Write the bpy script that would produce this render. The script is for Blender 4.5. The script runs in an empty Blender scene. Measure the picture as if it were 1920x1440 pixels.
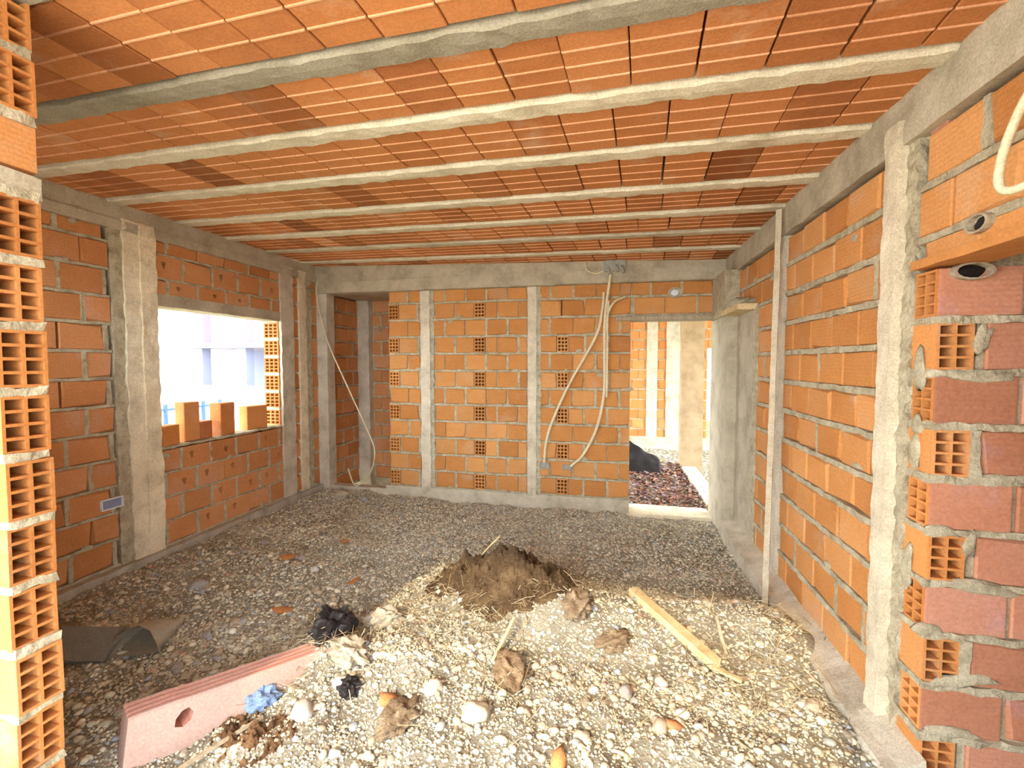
import bpy, bmesh, math, random
import numpy as np
from mathutils import Vector, Matrix, noise

random.seed(7)
RNG = np.random.default_rng(11)
scn = bpy.context.scene
COL = scn.collection
PI = math.pi

# ------------------------------------------------------------------ camera
cam_d = bpy.data.cameras.new('camera')
cam = bpy.data.objects.new('camera', cam_d)
COL.objects.link(cam)
cam_d.sensor_width = 36.0
cam_d.lens = 850.0 / 1920.0 * 36.0
cam_d.clip_start = 0.02
cam.location = (0, 0, 1.65)
cam.rotation_euler = (math.radians(90 - 2.7), 0, math.radians(12.6))
scn.camera = cam

# ------------------------------------------------------------------ world, sun, exposure
world = bpy.data.worlds.new('world')
scn.world = world
world.use_nodes = True
bg = world.node_tree.nodes['Background']
bg.inputs[0].default_value = (0.86, 0.945, 1.0, 1)
bg.inputs[1].default_value = 2.6
sun_d = bpy.data.lights.new('sun', 'SUN')
sun = bpy.data.objects.new('sun', sun_d)
COL.objects.link(sun)
sun_d.energy = 0.95
sun_d.angle = math.radians(2.5)
sun_d.color = (1.0, 0.83, 0.56)
sun.rotation_euler = Vector((0.2, 1.0, -0.62)).to_track_quat('-Z', 'Y').to_euler()
vs = scn.view_settings
vs.view_transform = 'Standard'
vs.look = 'None'
vs.gamma = 1.0
vs.use_curve_mapping = False
vs.exposure = 2.35
scn.cycles.max_bounces = 12
scn.cycles.diffuse_bounces = 8

# ------------------------------------------------------------------ layout constants (metres)
XL, XR, YB = -3.85, 1.20, 5.40          # inner faces of the left, right and back walls
def ceil_z(x): return 2.796 - 0.03 * x   # the slab is laid slightly out of level
SKEW = -0.063                            # and the joists a little out of square

# ------------------------------------------------------------------ materials
def nodes_of(m):
    m.use_nodes = True
    nt = m.node_tree
    return nt, nt.nodes, nt.links, nt.nodes['Principled BSDF']

def ramp(ns, stops):
    r = ns.new('ShaderNodeValToRGB')
    els = r.color_ramp.elements
    while len(els) < len(stops): els.new(0.5)
    for e, (p, c) in zip(els, stops):
        e.position = p
        e.color = (c[0], c[1], c[2], 1)
    return r

def noise_node(ns, ls, vec, scale, detail=4, rough=0.6):
    n = ns.new('ShaderNodeTexNoise')
    n.inputs['Scale'].default_value = scale
    n.inputs['Detail'].default_value = detail
    n.inputs['Roughness'].default_value = rough
    if vec is not None: ls.new(vec, n.inputs['Vector'])
    return n

def mixc(ns, ls, fac, a, b, mode='MIX'):
    m = ns.new('ShaderNodeMix')
    m.data_type = 'RGBA'
    m.blend_type = mode
    for s, v in (('Factor', fac), ('A', a), ('B', b)):
        sock = {'Factor': m.inputs[0], 'A': m.inputs[6], 'B': m.inputs[7]}[s]
        if hasattr(v, 'is_output'): ls.new(v, sock)
        elif s == 'Factor': sock.default_value = v
        else: sock.default_value = (v[0], v[1], v[2], 1)
    return m.outputs[2]

def clay_material(name, dark, mid, light, ribs=9.0, rib_axis='Z', dust=(0.55, 0.42, 0.30), stain=0.35, rib_strength=0.25):
    m = bpy.data.materials.new(name)
    nt, ns, ls, b = nodes_of(m)
    geo = ns.new('ShaderNodeNewGeometry')
    oi = ns.new('ShaderNodeObjectInfo')
    tc = ns.new('ShaderNodeTexCoord')
    rnd = ramp(ns, [(0.0, dark), (0.5, mid), (1.0, light)])
    n1 = noise_node(ns, ls, geo.outputs['Position'], 5.0, 5)
    mth = ns.new('ShaderNodeMath'); mth.operation = 'MULTIPLY_ADD'
    ls.new(n1.outputs[0], mth.inputs[0]); mth.inputs[1].default_value = 0.7
    sub = ns.new('ShaderNodeMath'); sub.operation = 'MULTIPLY_ADD'
    ls.new(oi.outputs['Random'], sub.inputs[0]); sub.inputs[1].default_value = 0.62; sub.inputs[2].default_value = -0.16
    ls.new(sub.outputs[0], mth.inputs[2])
    ls.new(mth.outputs[0], rnd.inputs[0])
    # lime and mortar dust smeared on some of the faces
    off = ns.new('ShaderNodeVectorMath'); off.operation = 'ADD'
    ls.new(geo.outputs['Position'], off.inputs[0])
    rv = ns.new('ShaderNodeCombineXYZ')
    for i in range(3): ls.new(oi.outputs['Random'], rv.inputs[i])
    sc = ns.new('ShaderNodeVectorMath'); sc.operation = 'SCALE'; sc.inputs['Scale'].default_value = 37.0
    ls.new(rv.outputs[0], sc.inputs[0]); ls.new(sc.outputs[0], off.inputs[1])
    n2 = noise_node(ns, ls, off.outputs[0], 3.2, 6, 0.62)
    r2 = ramp(ns, [(0.56, (0, 0, 0)), (0.72, (1, 1, 1))])
    ls.new(n2.outputs[0], r2.inputs[0])
    f2 = ns.new('ShaderNodeMath'); f2.operation = 'MULTIPLY'; f2.inputs[1].default_value = stain
    ls.new(r2.outputs[0], f2.inputs[0])
    c = mixc(ns, ls, f2.outputs[0], rnd.outputs[0], dust)
    n3 = noise_node(ns, ls, geo.outputs['Position'], 90.0, 3)
    r3 = ramp(ns, [(0.3, (0.82, 0.82, 0.82)), (0.7, (1.08, 1.08, 1.08))])
    ls.new(n3.outputs[0], r3.inputs[0])
    c = mixc(ns, ls, 1.0, c, r3.outputs[0], 'MULTIPLY')
    c = mixc(ns, ls, 1.0, c, oi.outputs['Color'], 'MULTIPLY')
    ls.new(c, b.inputs['Base Color'])
    b.inputs['Roughness'].default_value = 0.92
    b.inputs['Specular IOR Level'].default_value = 0.15
    # extrusion ribs
    sep = ns.new('ShaderNodeSeparateXYZ')
    ls.new(tc.outputs['Object'], sep.inputs[0])
    s = ns.new('ShaderNodeMath'); s.operation = 'MULTIPLY'; s.inputs[1].default_value = ribs * 2 * PI
    ls.new(sep.outputs[rib_axis], s.inputs[0])
    si = ns.new('ShaderNodeMath'); si.operation = 'SINE'
    ls.new(s.outputs[0], si.inputs[0])
    ad = ns.new('ShaderNodeMath'); ad.operation = 'MULTIPLY_ADD'; ad.inputs[1].default_value = rib_strength
    ls.new(si.outputs[0], ad.inputs[0]); ls.new(n3.outputs[0], ad.inputs[2])
    bp = ns.new('ShaderNodeBump'); bp.inputs['Strength'].default_value = 0.45; bp.inputs['Distance'].default_value = 0.004
    ls.new(ad.outputs[0], bp.inputs['Height'])
    ls.new(bp.outputs[0], b.inputs['Normal'])
    return m

def rough_material(name, stops, scale=6.0, bump=0.5, bscale=45.0, dist=0.01, rough=0.95, fine=120.0, color_in=False, grain=None):
    m = bpy.data.materials.new(name)
    nt, ns, ls, b = nodes_of(m)
    geo = ns.new('ShaderNodeNewGeometry')
    vec = geo.outputs['Position']
    if grain:
        mp = ns.new('ShaderNodeMapping'); mp.inputs['Scale'].default_value = grain
        ls.new(vec, mp.inputs[0]); vec = mp.outputs[0]
    n1 = noise_node(ns, ls, vec, scale, 6, 0.65)
    r1 = ramp(ns, stops)
    ls.new(n1.outputs[0], r1.inputs[0])
    n2 = noise_node(ns, ls, vec, fine, 3, 0.6)
    r2 = ramp(ns, [(0.3, (0.75, 0.75, 0.75)), (0.7, (1.12, 1.12, 1.12))])
    ls.new(n2.outputs[0], r2.inputs[0])
    c = mixc(ns, ls, 1.0, r1.outputs[0], r2.outputs[0], 'MULTIPLY')
    oi = ns.new('ShaderNodeObjectInfo')
    c = mixc(ns, ls, 1.0, c, oi.outputs['Color'], 'MULTIPLY')
    ls.new(c, b.inputs['Base Color'])
    b.inputs['Roughness'].default_value = rough
    b.inputs['Specular IOR Level'].default_value = 0.2
    n3 = noise_node(ns, ls, vec, bscale, 5, 0.7)
    bp = ns.new('ShaderNodeBump'); bp.inputs['Strength'].default_value = bump; bp.inputs['Distance'].default_value = dist
    ls.new(n3.outputs[0], bp.inputs['Height'])
    ls.new(bp.outputs[0], b.inputs['Normal'])
    return m

def flat_material(name, color, rough=0.6, spec=0.3):
    return rough_material(name, [(0.3, [v * 0.88 for v in color]), (0.7, [min(1, v * 1.08) for v in color])], 20, 0.1, 80, 0.003, rough)

def attr_material(name, bump=0.4):
    m = bpy.data.materials.new(name)
    nt, ns, ls, b = nodes_of(m)
    a = ns.new('ShaderNodeAttribute'); a.attribute_name = 'tone'
    geo = ns.new('ShaderNodeNewGeometry')
    n = noise_node(ns, ls, geo.outputs['Position'], 60.0, 4)
    r = ramp(ns, [(0.3, (0.78, 0.78, 0.78)), (0.7, (1.12, 1.12, 1.12))])
    ls.new(n.outputs[0], r.inputs[0])
    c = mixc(ns, ls, 1.0, a.outputs['Color'], r.outputs[0], 'MULTIPLY')
    ls.new(c, b.inputs['Base Color'])
    b.inputs['Roughness'].default_value = 0.9
    b.inputs['Specular IOR Level'].default_value = 0.2
    bp = ns.new('ShaderNodeBump'); bp.inputs['Strength'].default_value = bump; bp.inputs['Distance'].default_value = 0.004
    ls.new(n.outputs[0], bp.inputs['Height']); ls.new(bp.outputs[0], b.inputs['Normal'])
    return m

M = {}
M['brick'] = clay_material('brick_clay', (0.45, 0.175, 0.048), (0.59, 0.255, 0.08), (0.67, 0.33, 0.125))
M['block'] = clay_material('ceiling_clay', (0.34, 0.12, 0.045), (0.53, 0.205, 0.07), (0.61, 0.25, 0.095), ribs=0.0, dust=(0.68, 0.48, 0.33), stain=0.45)
M['block_rib'] = clay_material('ceiling_clay_rib', (0.58, 0.27, 0.13), (0.72, 0.36, 0.19), (0.80, 0.44, 0.26), ribs=0.0, dust=(0.75, 0.58, 0.42), stain=0.3)
M['concrete'] = rough_material('concrete', [(0.25, (0.36, 0.31, 0.22)), (0.5, (0.58, 0.51, 0.39)), (0.75, (0.70, 0.63, 0.49))], 5.0, 0.6, 38.0, 0.008)
M['formed'] = rough_material('board_formed_concrete', [(0.25, (0.28, 0.235, 0.16)), (0.5, (0.46, 0.395, 0.285)), (0.75, (0.57, 0.50, 0.37))], 4.0, 0.4, 22.0, 0.006)
M['joist'] = rough_material('joist_concrete', [(0.25, (0.48, 0.42, 0.28)), (0.5, (0.70, 0.63, 0.45)), (0.78, (0.80, 0.74, 0.56))], 4.5, 0.6, 40.0, 0.008)
M['mortar'] = rough_material('mortar', [(0.25, (0.27, 0.22, 0.14)), (0.5, (0.50, 0.43, 0.29)), (0.78, (0.68, 0.60, 0.43))], 14.0, 0.9, 60.0, 0.012)
M['soil'] = rough_material('soil', [(0.25, (0.22, 0.185, 0.13)), (0.5, (0.36, 0.32, 0.24)), (0.75, (0.50, 0.46, 0.36))], 3.0, 1.0, 55.0, 0.02)
M['dark_soil'] = rough_material('dark_soil', [(0.25, (0.05, 0.03, 0.015)), (0.5, (0.12, 0.072, 0.035)), (0.75, (0.24, 0.16, 0.085))], 9.0, 1.0, 60.0, 0.02)
M['clod'] = rough_material('dry_clod', [(0.25, (0.16, 0.11, 0.07)), (0.5, (0.30, 0.22, 0.14)), (0.75, (0.42, 0.33, 0.22))], 12.0, 1.0, 60.0, 0.02)
M['pebble'] = attr_material('pebble_stone')
M['straw'] = attr_material('straw_fibre', 0.1)
M['wood'] = rough_material('pale_timber', [(0.25, (0.42, 0.29, 0.13)), (0.5, (0.62, 0.47, 0.25)), (0.75, (0.74, 0.60, 0.36))], 12.0, 0.3, 40.0, 0.003, 0.8)
M['old_wood'] = rough_material('grey_timber', [(0.25, (0.24, 0.18, 0.11)), (0.5, (0.40, 0.32, 0.22)), (0.75, (0.54, 0.45, 0.33))], 9.0, 0.4, 40.0, 0.004, 0.85, grain=(6, 6, 0.7))
M['prop'] = rough_material('weathered_batten', [(0.25, (0.36, 0.29, 0.19)), (0.5, (0.52, 0.44, 0.31)), (0.75, (0.64, 0.56, 0.42))], 9.0, 0.4, 40.0, 0.004, 0.85)
M['cream'] = flat_material('cream_plastic', (0.72, 0.62, 0.40), 0.45)
M['grey_plastic'] = flat_material('grey_plastic', (0.35, 0.33, 0.28), 0.5)
M['white_plastic'] = flat_material('white_plastic', (0.78, 0.82, 0.86), 0.4)
M['black'] = flat_material('black_plastic', (0.018, 0.014, 0.014), 0.5)
M['blue'] = flat_material('blue_cloth', (0.17, 0.24, 0.38), 0.9)
M['sack'] = flat_material('paper_sack', (0.42, 0.36, 0.27), 0.9)
M['board'] = flat_material('grey_board', (0.23, 0.21, 0.17), 0.9)
M['pink_clay'] = clay_material('dusty_pink_clay', (0.38, 0.22, 0.17), (0.45, 0.28, 0.22), (0.49, 0.33, 0.27), ribs=0.0, dust=(0.55, 0.47, 0.38), stain=0.7)
M['pink_rib'] = clay_material('pale_clay_ridge', (0.54, 0.31, 0.25), (0.60, 0.36, 0.29), (0.64, 0.42, 0.35), ribs=0.0, stain=0.3)
M['red_clay'] = clay_material('groove_clay', (0.42, 0.16, 0.11), (0.50, 0.20, 0.14), (0.52, 0.24, 0.17), ribs=0.0, stain=0.3)
M['render_pale'] = flat_material('pale_render', (0.36, 0.33, 0.41), 0.9)
M['render_pink'] = flat_material('pink_render', (0.36, 0.20, 0.26), 0.9)
M['render_blue'] = flat_material('blue_grey_render', (0.25, 0.27, 0.38), 0.9)
M['fence_blue'] = flat_material('blue_paint', (0.05, 0.09, 0.22), 0.6)
M['grass'] = rough_material('grass_green', [(0.3, (0.10, 0.22, 0.03)), (0.7, (0.24, 0.40, 0.08))], 8.0, 0.6, 40.0, 0.03)
M['yard'] = rough_material('yard_earth', [(0.3, (0.40, 0.35, 0.27)), (0.7, (0.58, 0.52, 0.42))], 1.5, 0.5, 20.0, 0.02)

# ------------------------------------------------------------------ helpers
def link(o, parent=None):
    COL.objects.link(o)
    if parent is not None: o.parent = parent
    return o

def tag(o, label=None, cat=None, group=None, kind=None):
    if label: o['label'] = label
    if cat: o['category'] = cat
    if group: o['group'] = group
    if kind: o['kind'] = kind
    return o

def mesh_of(name, verts, faces, mats, idx=None, smooth=False):
    me = bpy.data.meshes.new(name)
    me.from_pydata([tuple(v) for v in verts], [], faces)
    for m in (mats if isinstance(mats, (list, tuple)) else [mats]): me.materials.append(m)
    if idx is not None: me.polygons.foreach_set('material_index', idx)
    if smooth: me.polygons.foreach_set('use_smooth', [True] * len(me.polygons))
    me.update()
    return me

def obj(name, me, parent=None, loc=None, rot=None, scale=None):
    o = bpy.data.objects.new(name, me)
    if loc is not None: o.location = loc
    if rot is not None: o.rotation_euler = rot
    if scale is not None: o.scale = scale
    return link(o, parent)

def empty(name, loc=(0, 0, 0), rotz=0):
    o = bpy.data.objects.new(name, None)
    o.location = loc
    o.rotation_euler = (0, 0, rotz)
    o.empty_display_size = 0.1
    return link(o)

BOXF = [(0, 3, 2, 1), (4, 5, 6, 7), (0, 1, 5, 4), (1, 2, 6, 5), (2, 3, 7, 6), (3, 0, 4, 7)]
class MB:
    """collects boxes into one mesh"""
    def __init__(s): s.v = []; s.f = []
    def box(s, lo, hi):
        n = len(s.v)
        x0, y0, z0 = lo; x1, y1, z1 = hi
        s.v += [(x0, y0, z0), (x1, y0, z0), (x1, y1, z0), (x0, y1, z0), (x0, y0, z1), (x1, y0, z1), (x1, y1, z1), (x0, y1, z1)]
        s.f += [tuple(i + n for i in q) for q in BOXF]
        return s
    def hexa(s, pts):
        n = len(s.v); s.v += pts; s.f += [tuple(i + n for i in q) for q in BOXF]; return s
    def mesh(s, name, mat, smooth=False): return mesh_of(name, s.v, s.f, mat, smooth=smooth)

def rough_box(name, lo, hi, mat, parent=None, cell=0.05, amp=0.006, freq=9.0, top=None, seed=0.0, edge=0.0, smooth=True):
    """a box whose faces are cut into cells and pushed about; top(x, y) may replace the upper z"""
    n = [max(1, int(round((hi[i] - lo[i]) / cell))) for i in range(3)]
    key = {}; V = []; Fs = []
    def vid(i, j, k):
        q = (i, j, k)
        if q in key: return key[q]
        u, v, w = i / n[0], j / n[1], k / n[2]
        x = lo[0] + (hi[0] - lo[0]) * u; y = lo[1] + (hi[1] - lo[1]) * v
        zt = top(x, y) if top else hi[2]
        z = lo[2] + (zt - lo[2]) * w
        p = Vector((x, y, z))
        q3 = p * freq + Vector((seed, seed * 1.7, -seed))
        d = noise.noise_vector(q3) * amp + noise.noise_vector(q3 * 3.1) * amp * 0.5
        ne = (i in (0, n[0])) + (j in (0, n[1])) + (k in (0, n[2]))
        if edge and ne >= 2:
            c = Vector(((lo[0] + hi[0]) / 2, (lo[1] + hi[1]) / 2, (lo[2] + zt) / 2))
            for a in range(3):
                if (i, j, k)[a] in (0, n[a]) and n[a] >= 1 and (hi[a] - lo[a]) < 1.0:
                    p[a] += (c[a] - p[a]) * 0 + (1 if c[a] > p[a] else -1) * edge * abs(noise.noise(q3 * 1.9 + Vector((a * 5, 0, 0)))) * 1.6
        key[q] = len(V); V.append(p + d)
        return key[q]
    for a, b_, c_ in ((0, 1, 2), (1, 2, 0), (2, 0, 1)):
        for side in (0, n[c_]):
            for i in range(n[a]):
                for j in range(n[b_]):
                    def g(ii, jj):
                        q = [0, 0, 0]; q[a] = ii; q[b_] = jj; q[c_] = side
                        return vid(*q)
                    f = [g(i, j), g(i + 1, j), g(i + 1, j + 1), g(i, j + 1)]
                    Fs.append(tuple(f if side else f[::-1]))
    me = mesh_of(name, V, Fs, mat)
    return obj(name, me, parent)

def spline(pts, per=8):
    P = [Vector(p) for p in pts]
    P = [P[0] * 2 - P[1]] + P + [P[-1] * 2 - P[-2]]
    out = []
    for i in range(1, len(P) - 2):
        for k in range(per):
            t = k / per
            a, b_, c, d = P[i - 1], P[i], P[i + 1], P[i + 2]
            out.append(0.5 * ((2 * b_) + (c - a) * t + (2 * a - 5 * b_ + 4 * c - d) * t * t + (3 * b_ - a - 3 * c + d) * t ** 3))
    out.append(P[-2])
    return out

def tube_mesh(name, pts, r, mat, n=8, per=8, ring=0.0, taper=None):
    P = spline(pts, per) if per > 1 else [Vector(p) for p in pts]
    V = []; Fs = []
    up = Vector((0.13, 0.31, 0.94))
    for i, p in enumerate(P):
        t = (P[min(i + 1, len(P) - 1)] - P[max(i - 1, 0)]).normalized()
        a = t.cross(up)
        if a.length < 0.05: a = t.cross(Vector((1, 0, 0)))
        a.normalize(); b_ = t.cross(a)
        rr = r * (1 + (ring if i % 2 else 0))
        if taper: rr *= 1 + (taper - 1) * i / (len(P) - 1)
        for k in range(n):
            an = 2 * PI * k / n
            V.append(p + a * math.cos(an) * rr + b_ * math.sin(an) * rr)
    for i in range(len(P) - 1):
        for k in range(n):
            Fs.append((i * n + k, i * n + (k + 1) % n, (i + 1) * n + (k + 1) % n, (i + 1) * n + k))
    Fs.append(tuple(range(n))); Fs.append(tuple(range(len(P) * n - 1, (len(P) - 1) * n - 1, -1)))
    return mesh_of(name, V, Fs, mat, smooth=True)

def ico(sub):
    bm = bmesh.new()
    bmesh.ops.create_icosphere(bm, subdivisions=sub, radius=1.0)
    v = np.array([p.co[:] for p in bm.verts]); f = np.array([[q.index for q in t.verts] for t in bm.faces])
    bm.free()
    return v, f

def lump_mesh(name, size, mat, sub=3, amp=0.25, freq=1.4, seed=0.0, flat=0.0):
    v, f = ico(sub)
    V = []
    for p in v:
        q = Vector(p)
        d = 1 + amp * noise.noise(q * freq + Vector((seed, seed * 2.3, 1))) + amp * 0.4 * noise.noise(q * freq * 3 + Vector((seed, 4, 1)))
        q = q * d
        z = q.z
        if z < -flat and flat: z = -flat
        V.append((q.x * size[0], q.y * size[1], z * size[2]))
    return mesh_of(name, V, [tuple(t) for t in f], mat, smooth=True)

# ------------------------------------------------------------------ clay units (unit meshes, scaled per piece)
def brick_mesh(name, mat, chip=None, bx=0.02, by=0.08, bz=0.028):
    """front face at y=0, x in -.5...5, z in 0..1, edges eased"""
    V = []; Fs = []
    V += [(-.5, 1, 0), (.5, 1, 0), (.5, 1, 1), (-.5, 1, 1)]
    V += [(-.5, by, 0), (.5, by, 0), (.5, by, 1), (-.5, by, 1)]
    V += [(-.5 + bx, 0, bz), (.5 - bx, 0, bz), (.5 - bx, 0, 1 - bz), (-.5 + bx, 0, 1 - bz)]
    V = [list(v) for v in V]
    if chip is not None:
        k = 8 + chip
        V[k][0] *= 0.86; V[k][2] = 0.5 + (V[k][2] - 0.5) * 0.82
        V[4 + chip][1] = 0.3
    Fs += [(3, 2, 1, 0)[::-1], (8, 9, 10, 11)]
    for i in range(4):
        j = (i + 1) % 4
        Fs.append((4 + i, 4 + j, 8 + j, 8 + i))
        Fs.append((i, j, 4 + j, 4 + i))
    return mesh_of(name, V, Fs, mat)

def hollow_mesh(name, nx, nz, mat, tx=0.075, tz=0.055, depth=0.95):
    """brick laid with its cells showing: unit box with nx by nz open cells in the front"""
    V = []; Fs = []
    xs = []; zs = []
    cw = (1 - tx * (nx + 1)) / nx; ch = (1 - tz * (nz + 1)) / nz
    x = -.5
    for i in range(nx):
        xs += [x, x + tx]; x += tx + cw
    xs += [x, .5]
    z = 0
    for i in range(nz):
        zs += [z, z + tz]; z += tz + ch
    zs += [z, 1]
    idx = {}
    def vi(i, y, k):
        q = (i, y, k)
        if q not in idx:
            idx[q] = len(V); V.append((xs[i], y, zs[k]))
        return idx[q]
    for i in range(len(xs) - 1):
        for k in range(len(zs) - 1):
            if i % 2 == 1 and k % 2 == 1:
                a = [(i, k), (i + 1, k), (i + 1, k + 1), (i, k + 1)]
                for e in range(4):
                    p, q = a[e], a[(e + 1) % 4]
                    Fs.append((vi(p[0], 0, p[1]), vi(q[0], 0, q[1]), vi(q[0], depth, q[1]), vi(p[0], depth, p[1])))
                Fs.append(tuple(vi(p[0], depth, p[1]) for p in a))
            else:
                Fs.append((vi(i, 0, k), vi(i + 1, 0, k), vi(i + 1, 0, k + 1), vi(i, 0, k + 1)))
    n = len(V)
    V += [(-.5, 0, 0), (.5, 0, 0), (.5, 0, 1), (-.5, 0, 1), (-.5, 1, 0), (.5, 1, 0), (.5, 1, 1), (-.5, 1, 1)]
    for q in ((0, 4, 5, 1), (1, 5, 6, 2), (2, 6, 7, 3), (3, 7, 4, 0), (4, 7, 6, 5)):
        Fs.append(tuple(n + i for i in q))
    return mesh_of(name, V, Fs, mat)

def holed_mesh(name, hx, hz, rx, rz, mat, depth=0.9):
    """brick with a ragged hole knocked through its face"""
    V = [(-.5, 0, 0), (.5, 0, 0), (.5, 0, 1), (-.5, 0, 1)]; N = 8; Fs = []
    ring = []
    for k in range(N):
        a = 2 * PI * (k + .5) / N - 3 * PI / 4 - PI / N * 0
        w = 1 + 0.3 * math.sin(k * 2.4)
        ring.append((hx + rx * w * math.cos(a), hz + rz * w * math.sin(a)))
    for (x, z) in ring: V.append((x, 0, z))
    for (x, z) in ring: V.append((x * 0.98, depth, z))
    # corners: 0 lower left, 1 lower right, 2 upper right, 3 upper left; ring starts lower left going round
    for c in range(4):
        a, b_, c2 = 4 + (2 * c) % N, 4 + (2 * c + 1) % N, 4 + (2 * c + 2) % N
        Fs.append((c, (c + 1) % 4, c2, b_, a) if False else (c, b_, a))
        Fs.append((c, (c + 1) % 4, c2, b_))
    for k in range(N):
        Fs.append((4 + k, 4 + (k + 1) % N, 4 + N + (k + 1) % N, 4 + N + k))
    Fs.append(tuple(4 + N + k for k in range(N)))
    n = len(V)
    V += [(-.5, 1, 0), (.5, 1, 0), (.5, 1, 1), (-.5, 1, 1)]
    for i in range(4): Fs.append((i, n + i, n + (i + 1) % 4, (i + 1) % 4))
    return mesh_of(name, V, Fs, mat)

BRICKS = [brick_mesh('brick', M['brick']), brick_mesh('brick', M['brick'], 0), brick_mesh('brick', M['brick'], 2), brick_mesh('brick', M['brick']), brick_mesh('brick', M['brick'], 1)]
H24 = hollow_mesh('hollow_brick', 2, 4, M['brick'])
H34 = hollow_mesh('hollow_brick', 3, 4, M['brick'], 0.1, 0.08)
HOLED = [holed_mesh('holed_brick', 0.1, 0.5, 0.08, 0.16, M['brick']), holed_mesh('holed_brick', -0.15, 0.6, 0.07, 0.18, M['brick'])]

SMEARS = [lump_mesh('mortar_smear', (.5, .5, .5), M['mortar'], 2, .7, 1.6, 3.3 * i + 1) for i in range(5)]
def smear(wall, face, u, z, w, h, t=.014):
    return obj('mortar_smear', random.choice(SMEARS), wall, face.p(u, 0, z), (0, random.uniform(-.3, .3), face.rot), (w, t * 2, h))

class Face:
    """a wall face: origin plane, direction of u in the plan and the way it looks"""
    def __init__(s, kind, at): s.kind = kind; s.at = at
    def p(s, u, d, z):     # d > 0 goes into the wall
        return {'N': (u, s.at + d, z), 'E': (s.at - d, u, z), 'W': (s.at + d, u, z)}[s.kind]
    @property
    def rot(s): return {'N': 0.0, 'E': PI / 2, 'W': -PI / 2}[s.kind]
    def box(s, u0, u1, d0, d1, z0, z1):
        a, b_ = s.p(u0, d0, z0), s.p(u1, d1, z1)
        return tuple(min(a[i], b_[i]) for i in range(3)), tuple(max(a[i], b_[i]) for i in range(3))

def piece(name, me, wall, face, u0, u1, z0, z1, depth, proud=0.0, jit=0.004, tint=(1, 1, 1)):
    o = obj(name, me, wall, face.p((u0 + u1) / 2, -proud + random.uniform(-jit, jit), z0),
            (random.uniform(-.006, .006) if jit else 0, random.uniform(-.008, .008) if jit else 0, face.rot + (random.uniform(-.008, .008) if jit else 0)),
            (u1 - u0, depth, z1 - z0))
    v = random.uniform(0.9, 1.06)
    o.color = (tint[0] * v, tint[1] * v, tint[2] * v, 1)
    return o

def subtract(iv, cuts):
    out = [iv]
    for a, b_ in cuts:
        nx = []
        for s, e in out:
            if b_ <= s or a >= e: nx.append((s, e)); continue
            if a > s: nx.append((s, a))
            if b_ < e: nx.append((b_, e))
        out = nx
    return out

def lay(wall, face, u0, u1, z0, z1, zb, CH, L, holes=(), bed=0.026, head=0.008, depth=0.09, phase=0.0, special=None,
        tint=(1, 1, 1), holed=0.0, beds=True, mortared=0.25, bed_proud=0.002, bed_amp=0.006, bed_cell=0.035, patches=0.12):
    """running bond between z0 and z1; holes are (u0, u1, z0, z1); special(k) gives hollow units [(ua, ub, mesh)] for course k"""
    k = int(math.floor((z0 - zb) / CH + 1e-6))
    while True:
        a, b_ = zb + k * CH + bed / 2, zb + (k + 1) * CH - bed / 2
        if a > z1 - 0.03: break
        a2, b2 = max(a, z0), min(b_, z1)
        if b2 - a2 > 0.035:
            mid = (a2 + b2) / 2
            cuts = [(h[0], h[1]) for h in holes if h[2] < mid < h[3]]
            sp = [s for s in (special(k) if special else []) if s[0] >= u0 - .01 and s[1] <= u1 + .01]
            for (ua, ub, me) in sp:
                piece('hollow_brick', me, wall, face, ua, ub, a2, b2, depth + .03, 0.002, 0.003, tint)
            cuts += [(s[0] - head, s[1] + head) for s in sp]
            for s, e in subtract((u0, u1), cuts):
                st = math.floor((s - phase) / L) * L + phase - L + (0.5 * L if k % 2 else 0)
                while st < e:
                    p, q = max(st, s), min(st + L - head * random.uniform(0.6, 2.2), e)
                    if q - p > 0.03:
                        if q - p > 0.2 and random.random() < holed: me = random.choice(HOLED)
                        else: me = random.choice(BRICKS)
                        piece('brick', me, wall, face, p, q, a2, b2, depth, 0, 0.004, tint)
                        if random.random() < mortared and q < e - 0.03:
                            rough_box('mortar_joint', *face.box(q - 0.008, q + 0.022, -0.003, 0.03, a2, b2), M['mortar'], wall, 0.03, 0.006, 14, seed=k + q)
                        if random.random() < patches and q - p > 0.15:
                            w = random.uniform(0.04, 0.12); c = random.uniform(p, q)
                            zz = a2 + random.uniform(-0.01, 0.02) if random.random() < 0.6 else b2 - random.uniform(0.01, 0.05)
                            smear(wall, face, c, zz, w, random.uniform(.02, .06), random.uniform(.006, .012))
                    st += L
        # bed joint under this course
        if beds and a - bed > z0 - 0.02:
            zc = a - bed / 2
            cuts = [(h[0], h[1]) for h in holes if h[2] < zc < h[3]]
            for s, e in subtract((u0, u1), cuts):
                if e - s > 0.03:
                    rough_box('mortar_bed', *face.box(s, e, -bed_proud, 0.04, a - bed + 0.001, a - 0.001), M['mortar'], wall, bed_cell, bed_amp, 13, seed=k * 1.3 + s)
        k += 1

def core(face, rects, d0, d1):
    mb = MB()
    for (u0, u1, z0, z1) in rects: mb.box(*face.box(u0, u1, d0, d1, z0, z1))
    return mb

def structure(name, me, label, cat):
    return tag(obj(name, me), label, cat, kind='structure')

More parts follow.
